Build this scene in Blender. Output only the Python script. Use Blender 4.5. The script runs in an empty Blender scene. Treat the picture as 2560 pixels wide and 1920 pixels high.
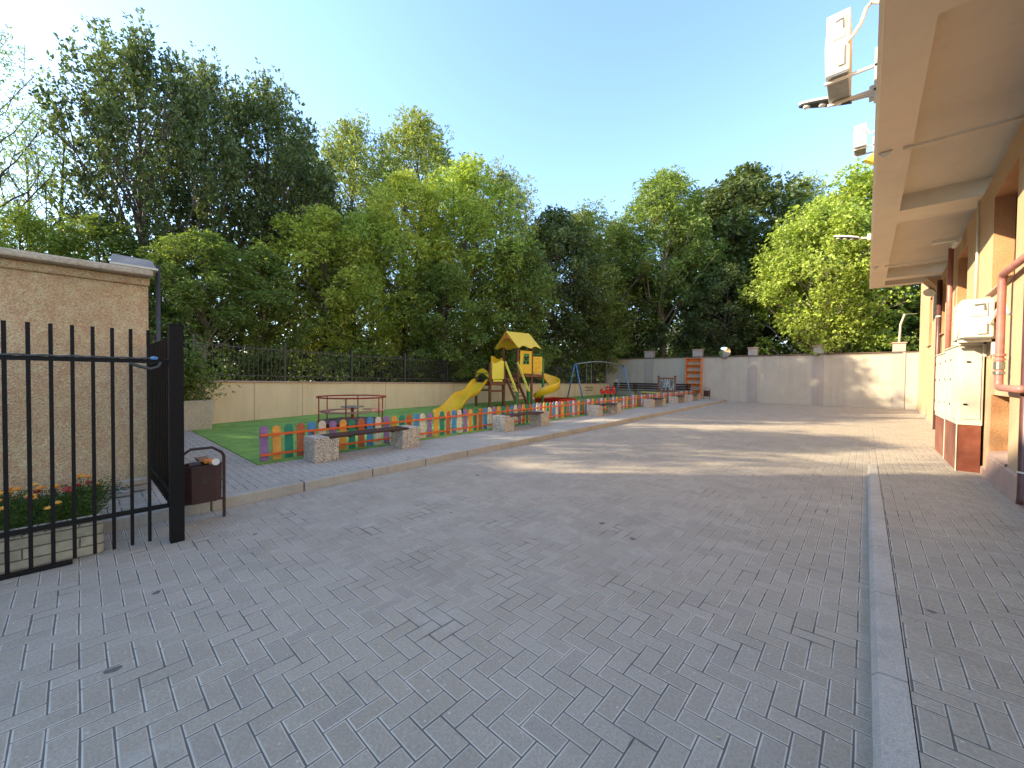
import bpy, math, random
import numpy as np
from mathutils import Vector, Matrix
R = math.radians
random.seed(7); rng = np.random.default_rng(11)
scn = bpy.context.scene
C = bpy.data.collections.new('place'); scn.collection.children.link(C)

# ------------------------------------------------------------------ camera
FPX, EYE = 980.0, 1.55
yaw, pitch, roll = R(42.0728), math.atan(20/980.0), math.atan(.0105)
_f = Vector((-math.sin(yaw)*math.cos(pitch), math.cos(yaw)*math.cos(pitch), -math.sin(pitch)))
_r0 = Vector((math.cos(yaw), math.sin(yaw), 0)); _u0 = _r0.cross(_f)
_r = _r0*math.cos(roll)+_u0*math.sin(roll); _u = _r.cross(_f)
cd = bpy.data.cameras.new('camera'); cam = bpy.data.objects.new('camera', cd); C.objects.link(cam)
cd.sensor_width = 36; cd.lens = 36*FPX/2560; cd.clip_start = .05; cd.clip_end = 2000
M = Matrix((_r, _u, -_f)).transposed().to_4x4(); M.translation = Vector((0, 0, EYE)); cam.matrix_world = M
scn.camera = cam

# ------------------------------------------------------------------ light
SUN_TRAVEL = Vector((1.0, .95, -.66)).normalized()
SUN_EL = math.asin(-SUN_TRAVEL.z)
w = bpy.data.worlds.new('World'); scn.world = w; w.use_nodes = True
nt = w.node_tree; bg = nt.nodes['Background']
sky = nt.nodes.new('ShaderNodeTexSky'); sky.sky_type = 'NISHITA'; sky.sun_disc = False
sky.sun_elevation = SUN_EL; sky.sun_rotation = math.atan2(-SUN_TRAVEL.x, -SUN_TRAVEL.y)
sky.air_density = 1.0; sky.dust_density = .45; sky.ozone_density = 2.5
nt.links.new(sky.outputs[0], bg.inputs[0]); bg.inputs[1].default_value = .15
ld = bpy.data.lights.new('sun', 'SUN'); ld.energy = 3.2; ld.angle = R(.6); ld.color = (1, .86, .62)
sun = bpy.data.objects.new('sun', ld); C.objects.link(sun)
sun.rotation_euler = SUN_TRAVEL.to_track_quat('-Z', 'Y').to_euler()
vs = scn.view_settings; vs.view_transform = 'Standard'; vs.look = 'None'; vs.exposure = 1.98; vs.gamma = 1
scn.cycles.max_bounces = 7; scn.cycles.transparent_max_bounces = 6

# ------------------------------------------------------------------ helpers
def ray(px, py): return _f+_r*((px-1280)/FPX)-_u*((py-960)/FPX)
def gp(px, py, z=.12):
    d = ray(px, py); t = (z-EYE)/d.z; return Vector((0, 0, EYE))+d*t
def az(px, Y=None, X=None):
    d = ray(px, 945); t = (Y/d.y) if Y is not None else X/d.x; return Vector((d.x*t, d.y*t, 0))

class MB:
    def __init__(s): s.v = []; s.f = []; s.m = []
    def add(s, vs_, fs_, mi=0):
        o = len(s.v); s.v += [tuple(v) for v in vs_]; s.f += [tuple(o+i for i in f) for f in fs_]; s.m += [mi]*len(fs_); return s
    def box(s, x0, x1, y0, y1, z0, z1, mi=0, mat=None):
        vs_ = [Vector((x, y, z)) for z in (z0, z1) for y in (y0, y1) for x in (x0, x1)]
        if mat is not None: vs_ = [mat@v for v in vs_]
        return s.add(vs_, [(0, 2, 3, 1), (4, 5, 7, 6), (0, 1, 5, 4), (2, 6, 7, 3), (0, 4, 6, 2), (1, 3, 7, 5)], mi)
    def bar(s, a, b, wx, wz, up=(0, 0, 1), mi=0):
        a = Vector(a); b = Vector(b); d = (b-a).normalized(); up = Vector(up)
        if abs(d.dot(up)) > .98: up = Vector((0, 1, 0))
        sx = d.cross(up).normalized()*wx/2; sz = sx.cross(d).normalized()*wz/2
        vs_ = [p+i*sx+j*sz for p in (a, b) for i, j in ((-1, -1), (1, -1), (1, 1), (-1, 1))]
        return s.add(vs_, [(3, 2, 1, 0), (4, 5, 6, 7), (0, 1, 5, 4), (1, 2, 6, 5), (2, 3, 7, 6), (3, 0, 4, 7)], mi)
    def tube(s, pts, r, n=8, closed=False, mi=0, cap=True):
        pts = [Vector(p) for p in pts]; rs = r if isinstance(r, (list, tuple)) else [r]*len(pts)
        N = len(pts); vs_ = []; prev = None
        for i, p in enumerate(pts):
            a = pts[(i-1) % N] if (closed or i > 0) else p; b = pts[(i+1) % N] if (closed or i < N-1) else p
            d = (b-a).normalized()
            if prev is None: u = d.orthogonal().normalized()
            else: u = (prev-d*prev.dot(d)); u = u.normalized() if u.length > 1e-6 else d.orthogonal().normalized()
            prev = u; v = d.cross(u)
            vs_ += [p+(u*math.cos(t*2*math.pi/n)+v*math.sin(t*2*math.pi/n))*rs[i] for t in range(n)]
        fs_ = []
        for i in range(N if closed else N-1):
            j = (i+1) % N
            for t in range(n):
                q = (t+1) % n; fs_.append((i*n+t, i*n+q, j*n+q, j*n+t))
        if cap and not closed: fs_ += [tuple(range(n-1, -1, -1)), tuple((N-1)*n+t for t in range(n))]
        return s.add(vs_, fs_, mi)
    def cyl(s, c, r, z0, z1, n=20, r2=None, mi=0):
        r2 = r if r2 is None else r2
        vs_ = [(c[0]+r*math.cos(t*2*math.pi/n), c[1]+r*math.sin(t*2*math.pi/n), z0) for t in range(n)]+[(c[0]+r2*math.cos(t*2*math.pi/n), c[1]+r2*math.sin(t*2*math.pi/n), z1) for t in range(n)]
        return s.add(vs_, [(t, (t+1) % n, n+(t+1) % n, n+t) for t in range(n)]+[tuple(range(n-1, -1, -1)), tuple(range(n, 2*n))], mi)
    def prism(s, poly, fn, t0, t1, mi=0):
        """poly: list of 2D pts; fn(a,b,t)->3D"""
        n = len(poly); vs_ = [fn(a, b, t0) for a, b in poly]+[fn(a, b, t1) for a, b in poly]
        return s.add(vs_, [tuple(range(n-1, -1, -1)), tuple(range(n, 2*n))]+[(i, (i+1) % n, n+(i+1) % n, n+i) for i in range(n)], mi)
    def build(s, name, mat, parent=None, bevel=0, smooth=False):
        me = bpy.data.meshes.new(name); me.from_pydata(s.v, [], s.f)
        for m_ in (mat if isinstance(mat, (list, tuple)) else [mat]): me.materials.append(m_)
        if any(s.m): me.polygons.foreach_set('material_index', s.m)
        import bmesh
        bm = bmesh.new(); bm.from_mesh(me); bmesh.ops.recalc_face_normals(bm, faces=bm.faces); bm.to_mesh(me); bm.free()
        if smooth: me.shade_smooth()
        o = bpy.data.objects.new(name, me); C.objects.link(o)
        if parent: o.parent = parent
        if bevel:
            b = o.modifiers.new('bevel', 'BEVEL'); b.width = bevel; b.segments = 2; b.limit_method = 'ANGLE'; b.angle_limit = R(40)
        return o

def tag(o, label=None, cat=None, group=None, kind=None):
    if label: o['label'] = label
    if cat: o['category'] = cat
    if group: o['group'] = group
    if kind: o['kind'] = kind
    return o
def empty(name, loc=(0, 0, 0), label=None, cat=None, group=None, rz=0):
    o = bpy.data.objects.new(name, None); C.objects.link(o); o.location = loc; o.rotation_euler = (0, 0, rz); o.empty_display_size = .1
    return tag(o, label, cat, group)
def copy_tree(o, parent=None):
    c = o.copy(); C.objects.link(c)
    if parent: c.parent = parent
    for ch in list(o.children): copy_tree(ch, c)
    return c
def struct(o, label=None): return tag(o, label, kind='structure')

# ------------------------------------------------------------------ materials
def newmat(name):
    m = bpy.data.materials.new(name); m.use_nodes = True; t = m.node_tree
    return m, t, t.nodes['Principled BSDF']
class NG:
    def __init__(s, t): s.t = t
    def n(s, k, **kw):
        x = s.t.nodes.new(k)
        for a, b in kw.items(): setattr(x, a, b)
        return x
    def l(s, a, b): s.t.links.new(a, b)
    def m(s, op, a, b=None, c=None):
        x = s.t.nodes.new('ShaderNodeMath'); x.operation = op
        for i, v in enumerate((a, b, c)):
            if v is None: continue
            if isinstance(v, (int, float)): x.inputs[i].default_value = v
            else: s.t.links.new(v, x.inputs[i])
        return x.outputs[0]
    def noise(s, scale, detail=3, vec=None, rough=.55):
        x = s.t.nodes.new('ShaderNodeTexNoise'); x.inputs['Scale'].default_value = scale; x.inputs['Detail'].default_value = detail; x.inputs['Roughness'].default_value = rough
        if vec is not None: s.t.links.new(vec, x.inputs['Vector'])
        return x.outputs['Fac']
    def ramp(s, f, stops):
        x = s.t.nodes.new('ShaderNodeValToRGB'); cr = x.color_ramp
        while len(cr.elements) < len(stops): cr.elements.new(.5)
        for e, (p, c) in zip(cr.elements, stops): e.position = p; e.color = (c[0], c[1], c[2], 1)
        s.t.links.new(f, x.inputs[0]); return x.outputs[0]
    def mix(s, f, a, b, mode='MIX'):
        x = s.t.nodes.new('ShaderNodeMix'); x.data_type = 'RGBA'; x.blend_type = mode
        for i, v in ((0, f), (6, a), (7, b)):
            if isinstance(v, (int, float)): x.inputs[i].default_value = v
            elif isinstance(v, tuple): x.inputs[i].default_value = (*v, 1)
            else: s.t.links.new(v, x.inputs[i])
        return x.outputs[2]
    def bump(s, h, strength, dist, bsdf):
        x = s.t.nodes.new('ShaderNodeBump'); x.inputs['Strength'].default_value = strength; x.inputs['Distance'].default_value = dist
        s.t.links.new(h, x.inputs['Height']); s.t.links.new(x.outputs[0], bsdf.inputs['Normal'])
    def pos(s): return s.t.nodes.new('ShaderNodeNewGeometry').outputs['Position']
    def obj(s): return s.t.nodes.new('ShaderNodeTexCoord').outputs['Object']

def paint(name, c, rough=.5, var=.12, scale=6, metal=0, bump=0, bscale=40, dirt=0, dcol=(.12, .1, .08), dscale=2.5, coords='obj'):
    m, t, b = newmat(name); g = NG(t); vec = g.obj() if coords == 'obj' else g.pos()
    n1 = g.noise(scale, 4, vec)
    col = g.ramp(n1, [(.3, tuple(x*(1-var) for x in c)), (.7, tuple(min(1, x*(1+var)) for x in c))])
    if dirt:
        n2 = g.noise(dscale, 6, vec, .65)
        f = g.ramp(n2, [(.5-.05, (0, 0, 0)), (.72, (1, 1, 1))]); f = g.m('MULTIPLY', f, dirt)
        col = g.mix(f, col, dcol)
    g.l(col, b.inputs['Base Color']); b.inputs['Roughness'].default_value = rough; b.inputs['Metallic'].default_value = metal
    if bump: g.bump(g.noise(bscale, 5, vec), bump, .01, b)
    return m

def paving_mat(name, c1, c2, joint, wbrick=.1, rot=0.0):
    m, t, b = newmat(name); g = NG(t)
    P = g.pos()
    # gentle wobble so that courses are not ruler straight
    nz = g.n('ShaderNodeTexNoise'); nz.inputs['Scale'].default_value = 1.3; g.l(P, nz.inputs['Vector'])
    ad = g.n('ShaderNodeVectorMath', operation='MULTIPLY_ADD'); g.l(nz.outputs['Color'], ad.inputs[0]); ad.inputs[1].default_value = (.012, .012, 0); g.l(P, ad.inputs[2])
    rt = g.n('ShaderNodeVectorRotate', rotation_type='Z_AXIS'); rt.inputs['Angle'].default_value = rot; g.l(ad.outputs[0], rt.inputs['Vector'])
    sp = g.n('ShaderNodeSeparateXYZ'); g.l(rt.outputs[0], sp.inputs[0])
    x = g.m('DIVIDE', sp.outputs[0], wbrick); y = g.m('DIVIDE', sp.outputs[1], wbrick)
    i = g.m('FLOOR', x); j = g.m('FLOOR', y); u = g.m('SUBTRACT', x, i); v = g.m('SUBTRACT', y, j)
    k = g.m('FLOORED_MODULO', g.m('SUBTRACT', i, j), 4.0)
    def eq(val): return g.m('COMPARE', k, val, .1)
    k0, k1, k2, k3 = eq(0), eq(1), eq(2), eq(3)
    dl = g.m('ADD', u, k1); dr = g.m('ADD', g.m('SUBTRACT', 1.0, u), k0)
    db = g.m('ADD', v, k2); dt = g.m('ADD', g.m('SUBTRACT', 1.0, v), k3)
    d = g.m('MINIMUM', g.m('MINIMUM', dl, dr), g.m('MINIMUM', db, dt))
    ai = g.m('SUBTRACT', i, k1); aj = g.m('SUBTRACT', j, k2)
    cx = g.n('ShaderNodeCombineXYZ'); g.l(ai, cx.inputs[0]); g.l(aj, cx.inputs[1]); g.l(g.m('MULTIPLY', g.m('ADD', k0, k1), 7.3), cx.inputs[2])
    wn = g.n('ShaderNodeTexWhiteNoise', noise_dimensions='3D'); g.l(cx.outputs[0], wn.inputs['Vector'])
    base = g.mix(wn.outputs['Value'], c1, c2)
    big = g.noise(.45, 4, P); base = g.mix(g.ramp(big, [(.35, (0, 0, 0)), (.7, (.45, .45, .45))]), base, (c1[0]*1.28, c1[1]*1.2, c1[2]*1.08))
    grime = g.noise(.9, 6, P, .72); base = g.mix(g.ramp(grime, [(.5, (0, 0, 0)), (.72, (.42, .42, .42))]), base, (c1[0]*.62, c1[1]*.62, c1[2]*.64))
    odd = g.m('GREATER_THAN', wn.outputs['Value'], .93); base = g.mix(g.m('MULTIPLY', odd, .3), base, (c1[0]*.7, c1[1]*.7, c1[2]*.74))
    fine = g.noise(75, 6, P, .8); base = g.mix(.75, base, g.ramp(fine, [(.32, (.33, .33, .33)), (.5, (.5, .5, .5)), (.68, (.68, .68, .68))]), 'OVERLAY')
    # pale specks and dark spots
    vo = g.n('ShaderNodeTexVoronoi'); vo.inputs['Scale'].default_value = 16; g.l(P, vo.inputs['Vector'])
    spk = g.m('LESS_THAN', vo.outputs['Distance'], g.m('MULTIPLY', g.noise(3, 3, P), .17)); base = g.mix(g.m('MULTIPLY', spk, .5), base, (.66, .63, .57))
    vo2 = g.n('ShaderNodeTexVoronoi'); vo2.inputs['Scale'].default_value = 2.1; g.l(ad.outputs[0], vo2.inputs['Vector'])
    rad = g.m('MULTIPLY', g.m('MULTIPLY', g.noise(14, 3, P), .13), g.m('GREATER_THAN', g.noise(.8, 2, P), .5))
    spt = g.m('LESS_THAN', vo2.outputs['Distance'], rad); base = g.mix(g.m('MULTIPLY', spt, .7), base, (.045, .045, .045))
    # chalky scuffs
    ch = g.noise(1.1, 5, P, .7); ch = g.ramp(ch, [(.6, (0, 0, 0)), (.74, (.5, .5, .5))]); base = g.mix(ch, base, (.55, .52, .46))
    jw = g.m('ADD', .06, g.m('MULTIPLY', g.noise(5, 4, P), .1))
    jm = g.n('ShaderNodeMapRange'); g.l(d, jm.inputs[0]); g.l(g.m('MULTIPLY', jw, .55), jm.inputs[1]); g.l(jw, jm.inputs[2]); jm.inputs[3].default_value = 1; jm.inputs[4].default_value = 0
    jn = g.noise(2.3, 4, P); jc = g.ramp(jn, [(.45, joint), (.62, tuple(q*.75 for q in joint)), (.75, (.16, .15, .12))])
    col = g.mix(g.m('MULTIPLY', jm.outputs[0], .9), base, jc)
    core = g.m('LESS_THAN', d, g.m('MULTIPLY', g.noise(3.1, 3, P), .075)); col = g.mix(g.m('MULTIPLY', core, .85), col, (.07, .065, .055))
    g.l(col, b.inputs['Base Color']); b.inputs['Roughness'].default_value = .82; b.inputs['Specular IOR Level'].default_value = .25
    hh = g.n('ShaderNodeMapRange'); g.l(d, hh.inputs[0]); hh.inputs[1].default_value = .0; hh.inputs[2].default_value = .13; hh.interpolation_type = 'SMOOTHSTEP'
    tilt = g.m('MULTIPLY', wn.outputs['Value'], .25)
    h = g.m('ADD', g.m('ADD', hh.outputs[0], tilt), g.m('MULTIPLY', fine, .9))
    g.bump(h, .8, .004, b)
    return m

def stucco(name, c, c2, bscale=90, bdist=.01, bstr=.5, stain=0, scol=(.2, .16, .11)):
    m, t, b = newmat(name); g = NG(t); P = g.pos()
    n = g.noise(1.2, 5, P, .6); col = g.ramp(n, [(.3, c), (.7, c2)])
    f = g.noise(bscale, 3, P); col = g.mix(.5, col, g.ramp(f, [(.3, (.3, .3, .3)), (.7, (.7, .7, .7))]), 'OVERLAY')
    if stain:
        mp = g.n('ShaderNodeMapping'); mp.inputs['Scale'].default_value = (3, 3, .25); g.l(P, mp.inputs['Vector'])
        s_ = g.noise(1.5, 6, mp.outputs[0], .7); s_ = g.ramp(s_, [(.48, (0, 0, 0)), (.75, (stain, stain, stain))]); col = g.mix(s_, col, scol)
    g.l(col, b.inputs['Base Color']); b.inputs['Roughness'].default_value = .9
    g.bump(f, bstr, bdist, b); return m

def rough_plaster(name):
    m, t, b = newmat(name); g = NG(t); P = g.pos()
    wq = g.n('ShaderNodeTexNoise'); wq.inputs['Scale'].default_value = 14; g.l(P, wq.inputs['Vector'])
    wp_ = g.n('ShaderNodeVectorMath', operation='MULTIPLY_ADD'); g.l(wq.outputs['Color'], wp_.inputs[0]); wp_.inputs[1].default_value = (.05, .05, .05); g.l(P, wp_.inputs[2])
    v = g.n('ShaderNodeTexVoronoi'); v.inputs['Scale'].default_value = 62; g.l(wp_.outputs[0], v.inputs['Vector'])
    big = g.noise(1.4, 4, P); mid = g.noise(9, 5, P, .65)
    f = g.m('ADD', g.m('MULTIPLY', g.m('SUBTRACT', 1.0, v.outputs['Distance']), .4), g.m('MULTIPLY', g.noise(40, 4, P, .7), .5)); f = g.m('ADD', f, g.m('MULTIPLY', mid, .5))
    col = g.ramp(big, [(.3, (.64, .45, .24)), (.7, (.72, .52, .3))])
    col = g.mix(.5, col, g.ramp(f, [(.58, (.2, .18, .15)), (.74, (.5, .5, .5)), (.9, (.85, .83, .78))]), 'OVERLAY')
    g.l(col, b.inputs['Base Color']); b.inputs['Roughness'].default_value = .95
    g.bump(f, 1, .035, b); return m

def leafmat(name, c, var=.55, tr=.38, c2=None, amt=.15):
    m, t, b = newmat(name); g = NG(t)
    rnd = g.n('ShaderNodeNewGeometry').outputs['Random Per Island']
    oi = g.n('ShaderNodeObjectInfo').outputs['Random']
    n = g.noise(.35, 2, g.obj())
    r = g.m('ADD', g.m('MULTIPLY', rnd, .6), g.m('MULTIPLY', n, .5))
    lo = tuple(x*(1-var) for x in c); hi = (min(1, c[0]*(1+var*1.5)), min(1, c[1]*(1+var)), c[2]*(1+var*.3))
    col = g.ramp(r, [(.2, lo), (.8, hi)])
    if c2: col = g.mix(g.ramp(g.m('ADD', g.m('MULTIPLY', n, .8), g.m('MULTIPLY', rnd, .25)), [(.62-amt, (0, 0, 0)), (.8-amt, (1, 1, 1))]), col, c2)
    g.l(col, b.inputs['Base Color']); b.inputs['Roughness'].default_value = .5; b.inputs['Specular IOR Level'].default_value = .35
    tb = g.n('ShaderNodeBsdfTranslucent'); g.l(g.mix(1.0, col, (1.2, 1.25, .65), 'MULTIPLY'), tb.inputs[0])
    mx = g.n('ShaderNodeMixShader'); mx.inputs[0].default_value = tr
    out = t.nodes['Material Output']; g.l(b.outputs[0], mx.inputs[1]); g.l(tb.outputs[0], mx.inputs[2]); g.l(mx.outputs[0], out.inputs[0])
    return m

M_ = {}
M_['road'] = paving_mat('grey_paving', (.36, .305, .23), (.42, .36, .28), (.66, .58, .46))
M_['pave'] = paving_mat('warm_paving', (.41, .37, .3), (.46, .415, .34), (.52, .47, .38))
M_['kerb'] = stucco('kerb_concrete', (.36, .32, .25), (.45, .41, .34), 120, .004, .4, .35, (.2, .17, .12))
M_['kerbr'] = stucco('worn_concrete', (.4, .345, .27), (.52, .455, .37), 120, .004, .5, .3, (.14, .14, .13))
M_['turf'] = paint('artificial_turf', (.22, .38, .065), .85, .25, 3, bump=.9, bscale=300, coords='pos')
M_['soil'] = paint('woodland_soil', (.06, .05, .03), .95, .3, 2, bump=.8, bscale=20, coords='pos')
M_['beige'] = stucco('beige_render', (.74, .56, .33), (.8, .63, .39), 70, .006, .5, .25, (.4, .27, .15))
M_['cap'] = stucco('pink_coping', (.42, .27, .2), (.5, .33, .26), 60, .004, .4)
M_['greyw'] = stucco('grey_render', (.43, .39, .3), (.5, .455, .36), 90, .006, .5, .4, (.3, .27, .23))
M_['pil'] = stucco('pinkish_render', (.35, .315, .27), (.42, .375, .32), 90, .006, .5, .3, (.25, .22, .2))
M_['bwall'] = stucco('ochre_stucco', (.5, .335, .19), (.57, .39, .225), 130, .005, .6)
M_['reveal'] = stucco('orange_granular_render', (.42, .19, .08), (.6, .32, .15), 60, .015, 1)
M_['plinth'] = stucco('pink_plinth', (.42, .27, .2), (.52, .35, .27), 80, .006, .5)
M_['soffit'] = stucco('soffit_render', (.62, .535, .43), (.67, .58, .47), 160, .003, .5, .12, (.34, .26, .18))
M_['soffit2'] = stucco('soffit_panel', (.57, .49, .39), (.62, .535, .43), 160, .003, .5, .15, (.3, .23, .16))
M_['house'] = rough_plaster('rough_cast_plaster')
M_['coping'] = stucco('concrete_coping', (.44, .35, .24), (.55, .45, .33), 30, .01, .7, .5, (.25, .19, .13))
M_['black'] = paint('black_iron', (.008, .006, .005), .55, .2, 20)
M_['black'].node_tree.nodes['Principled BSDF'].inputs['Specular IOR Level'].default_value = .18
M_['pale'] = stucco('pale_planter', (.5, .44, .32), (.6, .54, .42), 30, .01, .6, .3, (.3, .25, .18))
M_['dgrey'] = paint('dark_grey_iron', (.045, .045, .043), .5, .2, 10)
M_['galv'] = paint('galvanised_sheet', (.3, .31, .3), .35, .2, 6, metal=.8)
M_['brown'] = paint('maroon_metal', (.045, .014, .01), .4, .25, 8, dirt=.3, dcol=(.09, .05, .03))
M_['wood'] = paint('brown_wood', (.17, .06, .025), .55, .3, 12, dirt=.3, dcol=(.3, .16, .08))
M_['darkwood'] = paint('dark_slats', (.05, .018, .012), .45, .3, 12)
M_['yellow'] = paint('yellow_plastic', (.83, .5, .02), .38, .08, 4, dirt=.25, dcol=(.5, .33, .05), dscale=4)
M_['lemon'] = paint('lemon_panel', (.85, .72, .08), .5, .08, 5, dirt=.35, dcol=(.55, .36, .06), dscale=5)
M_['roofy'] = paint('amber_roof_sheet', (.85, .6, .05), .5, .08, 5, dirt=.35, dcol=(.55, .33, .05), dscale=5)
M_['orangep'] = paint('orange_panel', (.8, .2, .05), .5, .1)
M_['gpost'] = paint('green_post', (.03, .2, .05), .5, .25, 6, dirt=.2, dcol=(.3, .35, .2))
M_['red'] = paint('red_paint', (.55, .02, .015), .45, .15, 8)
M_['dred'] = paint('dark_red_paint', (.3, .02, .015), .45, .25, 8, dirt=.3, dcol=(.12, .03, .02))
M_['rail'] = paint('orange_rail', (.75, .13, .025), .45, .1)
M_['blue'] = paint('blue_tube', (.1, .25, .5), .4, .15)
M_['white'] = paint('white_paint', (.62, .6, .53), .45, .08, 5, dirt=.2, dcol=(.5, .42, .3))
M_['cream'] = paint('cream_metal', (.6, .57, .45), .45, .06, 3, dirt=.18, dcol=(.5, .42, .28), dscale=1.5)
M_['maroonp'] = paint('maroon_plinth', (.2, .055, .03), .4, .25, 2.5, dirt=.5, dcol=(.32, .13, .08))
M_['pipe'] = paint('dusty_red_pipe', (.36, .15, .12), .45, .15, 9)
M_['bpipe'] = paint('brown_downpipe', (.09, .035, .03), .4, .2, 9)
M_['terr'] = None
M_['shelf'] = paint('orange_wood', (.68, .2, .03), .5, .2, 7, dirt=.3, dcol=(.6, .35, .12))
M_['bark'] = paint('bark', (.11, .085, .06), .9, .4, 9, bump=1, bscale=16)
M_['barkl'] = paint('light_bark', (.25, .2, .14), .9, .35, 9, bump=1, bscale=16)
M_['bright_leaf'] = leafmat('spring_green_leaf', (.28, .39, .09), c2=(.44, .5, .11), amt=.05)
M_['lime'] = leafmat('lime_leaf', (.38, .48, .1), c2=(.62, .62, .14), amt=.14)
M_['mid'] = leafmat('mid_green_leaf', (.175, .26, .08), c2=(.27, .33, .1), amt=.02)
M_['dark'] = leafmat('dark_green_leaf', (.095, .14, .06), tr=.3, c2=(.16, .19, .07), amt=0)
M_['olive'] = leafmat('olive_leaf', (.22, .29, .1), tr=.3, c2=(.34, .33, .1), amt=.02)
M_['grass'] = leafmat('plant_leaf', (.06, .11, .025), tr=.3)

def terrazzo():
    m, t, b = newmat('pebble_concrete'); g = NG(t); P = g.pos()
    v = g.n('ShaderNodeTexVoronoi'); v.inputs['Scale'].default_value = 95; g.l(P, v.inputs['Vector'])
    sp = g.n('ShaderNodeSeparateXYZ'); g.l(v.outputs['Color'], sp.inputs[0])
    col = g.ramp(sp.outputs[0], [(.0, (.1, .08, .06)), (.25, (.22, .18, .13)), (.4, (.55, .47, .36)), (.8, (.66, .58, .46)), (1, (.45, .32, .2))])
    g.l(col, b.inputs['Base Color']); b.inputs['Roughness'].default_value = .8; g.bump(v.outputs['Distance'], .5, .006, b); return m
M_['terr'] = terrazzo()
def glassm(name, c, rough=.08, metal=0):
    m, t, b = newmat(name); b.inputs['Base Color'].default_value = (*c, 1); b.inputs['Roughness'].default_value = rough; b.inputs['Metallic'].default_value = metal
    b.inputs['Specular IOR Level'].default_value = .8; return m
M_['glass'] = glassm('window_glass', (.12, .13, .11), .06)
M_['mirror'] = glassm('mirror_metal', (.85, .86, .84), .03, 1)
M_['gblock'] = paint('glass_block', (.5, .6, .47), .12, .25, 14, bump=.6, bscale=30)
M_['lens'] = glassm('lamp_lens', (.75, .75, .7), .15)
PICK = [paint('purple_picket', (.3, .16, .33), .6, .15, 10, dirt=.25, dcol=(.32, .22, .3), dscale=6),
        paint('amber_picket', (.78, .36, .06), .6, .15, 10, dirt=.25, dcol=(.5, .3, .08), dscale=6),
        paint('green_picket', (.02, .23, .13), .6, .15, 10, dirt=.25, dcol=(.08, .22, .15), dscale=6),
        paint('rust_picket', (.46, .13, .05), .6, .15, 10, dirt=.25, dcol=(.25, .08, .05), dscale=6),
        paint('blue_picket', (.07, .24, .48), .6, .15, 10, dirt=.25, dcol=(.12, .22, .35), dscale=6),
        paint('cream_picket', (.72, .6, .47), .6, .12, 10, dirt=.3, dcol=(.45, .34, .26), dscale=6)]

# ------------------------------------------------------------------ ground
KX = lambda y: -5.36-.0535*y       # left kerb line
FX = lambda y: -7.03-.062*y        # picket fence line
WX = lambda y: 1.2+.0277*y         # building wall line
YE = 29.2                          # far wall
b = MB(); b.add([(-400, -400, -.06), (400, -400, -.06), (400, 400, -.06), (-400, 400, -.06)], [(0, 1, 2, 3)])
struct(b.build('ground', M_['soil']))
b = MB(); ys = [-9, 0, 6, 12, 20, YE]
for a, c in zip(ys[:-1], ys[1:]): b.add([(KX(a)-.02, a, 0), (WX(a)+.4, a, 0), (WX(c)+.4, c, 0), (KX(c)-.02, c, 0)], [(0, 1, 2, 3)])
struct(b.build('road', M_['road']))
b = MB()                                                   # raised pavement on the left
for a, c in ((-9, 1.85), (1.85, YE)):
    b.add([(-20, a, .12), (KX(a)-.145, a, .12), (KX(c)-.145, c, .12), (-20, c, .12)], [(0, 1, 2, 3)])
struct(b.build('pavement', M_['pave']))
b = MB()
def TX(y): return FX(y)+.17
b.add([(-16.5, 1.86, .135), (TX(1.86), 1.86, .135), (TX(YE), YE, .135), (-16.5, YE, .135), (-16.5, 1.86, .115), (TX(1.86), 1.86, .115), (TX(YE), YE, .115), (-16.5, YE, .115)],
      [(0, 1, 2, 3), (4, 5, 1, 0), (5, 6, 2, 1)])
tag(b.build('artificial_turf', M_['turf']), 'green artificial turf covering the playground', kind='structure')
# kerbs
b = MB(); y = -8.0
while y < YE-.3:
    y2 = min(y+.985, YE-.02); j = random.uniform(-.004, .004)
    q = [(KX(y)+j, y), (KX(y2)+j, y2), (KX(y2)-.14+j, y2), (KX(y)-.14+j, y)]
    b.add([(x_, y_, z) for z in (-.05, .125+j*.6) for x_, y_ in q], [(3, 2, 1, 0), (4, 5, 6, 7), (0, 1, 5, 4), (1, 2, 6, 5), (2, 3, 7, 6), (3, 0, 4, 7)]); y += 1.0
struct(b.build('kerb', M_['kerb'], bevel=.014))
def RZ(y): return .1 if y < 5.0 else (.1*(1-(y-5.0)/4.6)+.006 if y < 9.6 else .006)
b = MB(); y = -8.0
ystops = [-9, -4, 0, 3, 5, 6, 7, 8, 9, 9.6, 12, 20, YE]
for a, c in zip(ystops[:-1], ystops[1:]): b.add([(.185, a, RZ(a)), (WX(a)+.3, a, RZ(a)), (WX(c)+.3, c, RZ(c)), (.185, c, RZ(c))], [(0, 1, 2, 3)])
struct(b.build('pavement', M_['road']))
b = MB(); y = -8.35
while y < 9.4:
    y2 = y+.99; z1, z2 = RZ(y)+.006, RZ(y2)+.006; s = .035
    A = [(.05, -.05), (.05, None, -.035), (.05+s, None, 0), (.18, None, 0), (.18, -.05)]
    def pr(zz): return [(.05, -.06), (.052, zz-.03), (.075, zz-.004), (.1, zz), (.18, zz), (.18, -.06)]
    P0 = [(x_, y, z_) for x_, z_ in pr(z1)]; P1 = [(x_, y2, z_) for x_, z_ in pr(z2)]
    b.add(P0+P1, [tuple(range(5, -1, -1)), tuple(range(6, 12))]+[(i, (i+1) % 6, 6+(i+1) % 6, 6+i) for i in range(6)]); y += 1.0
struct(b.build('kerb', M_['kerbr']))
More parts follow.
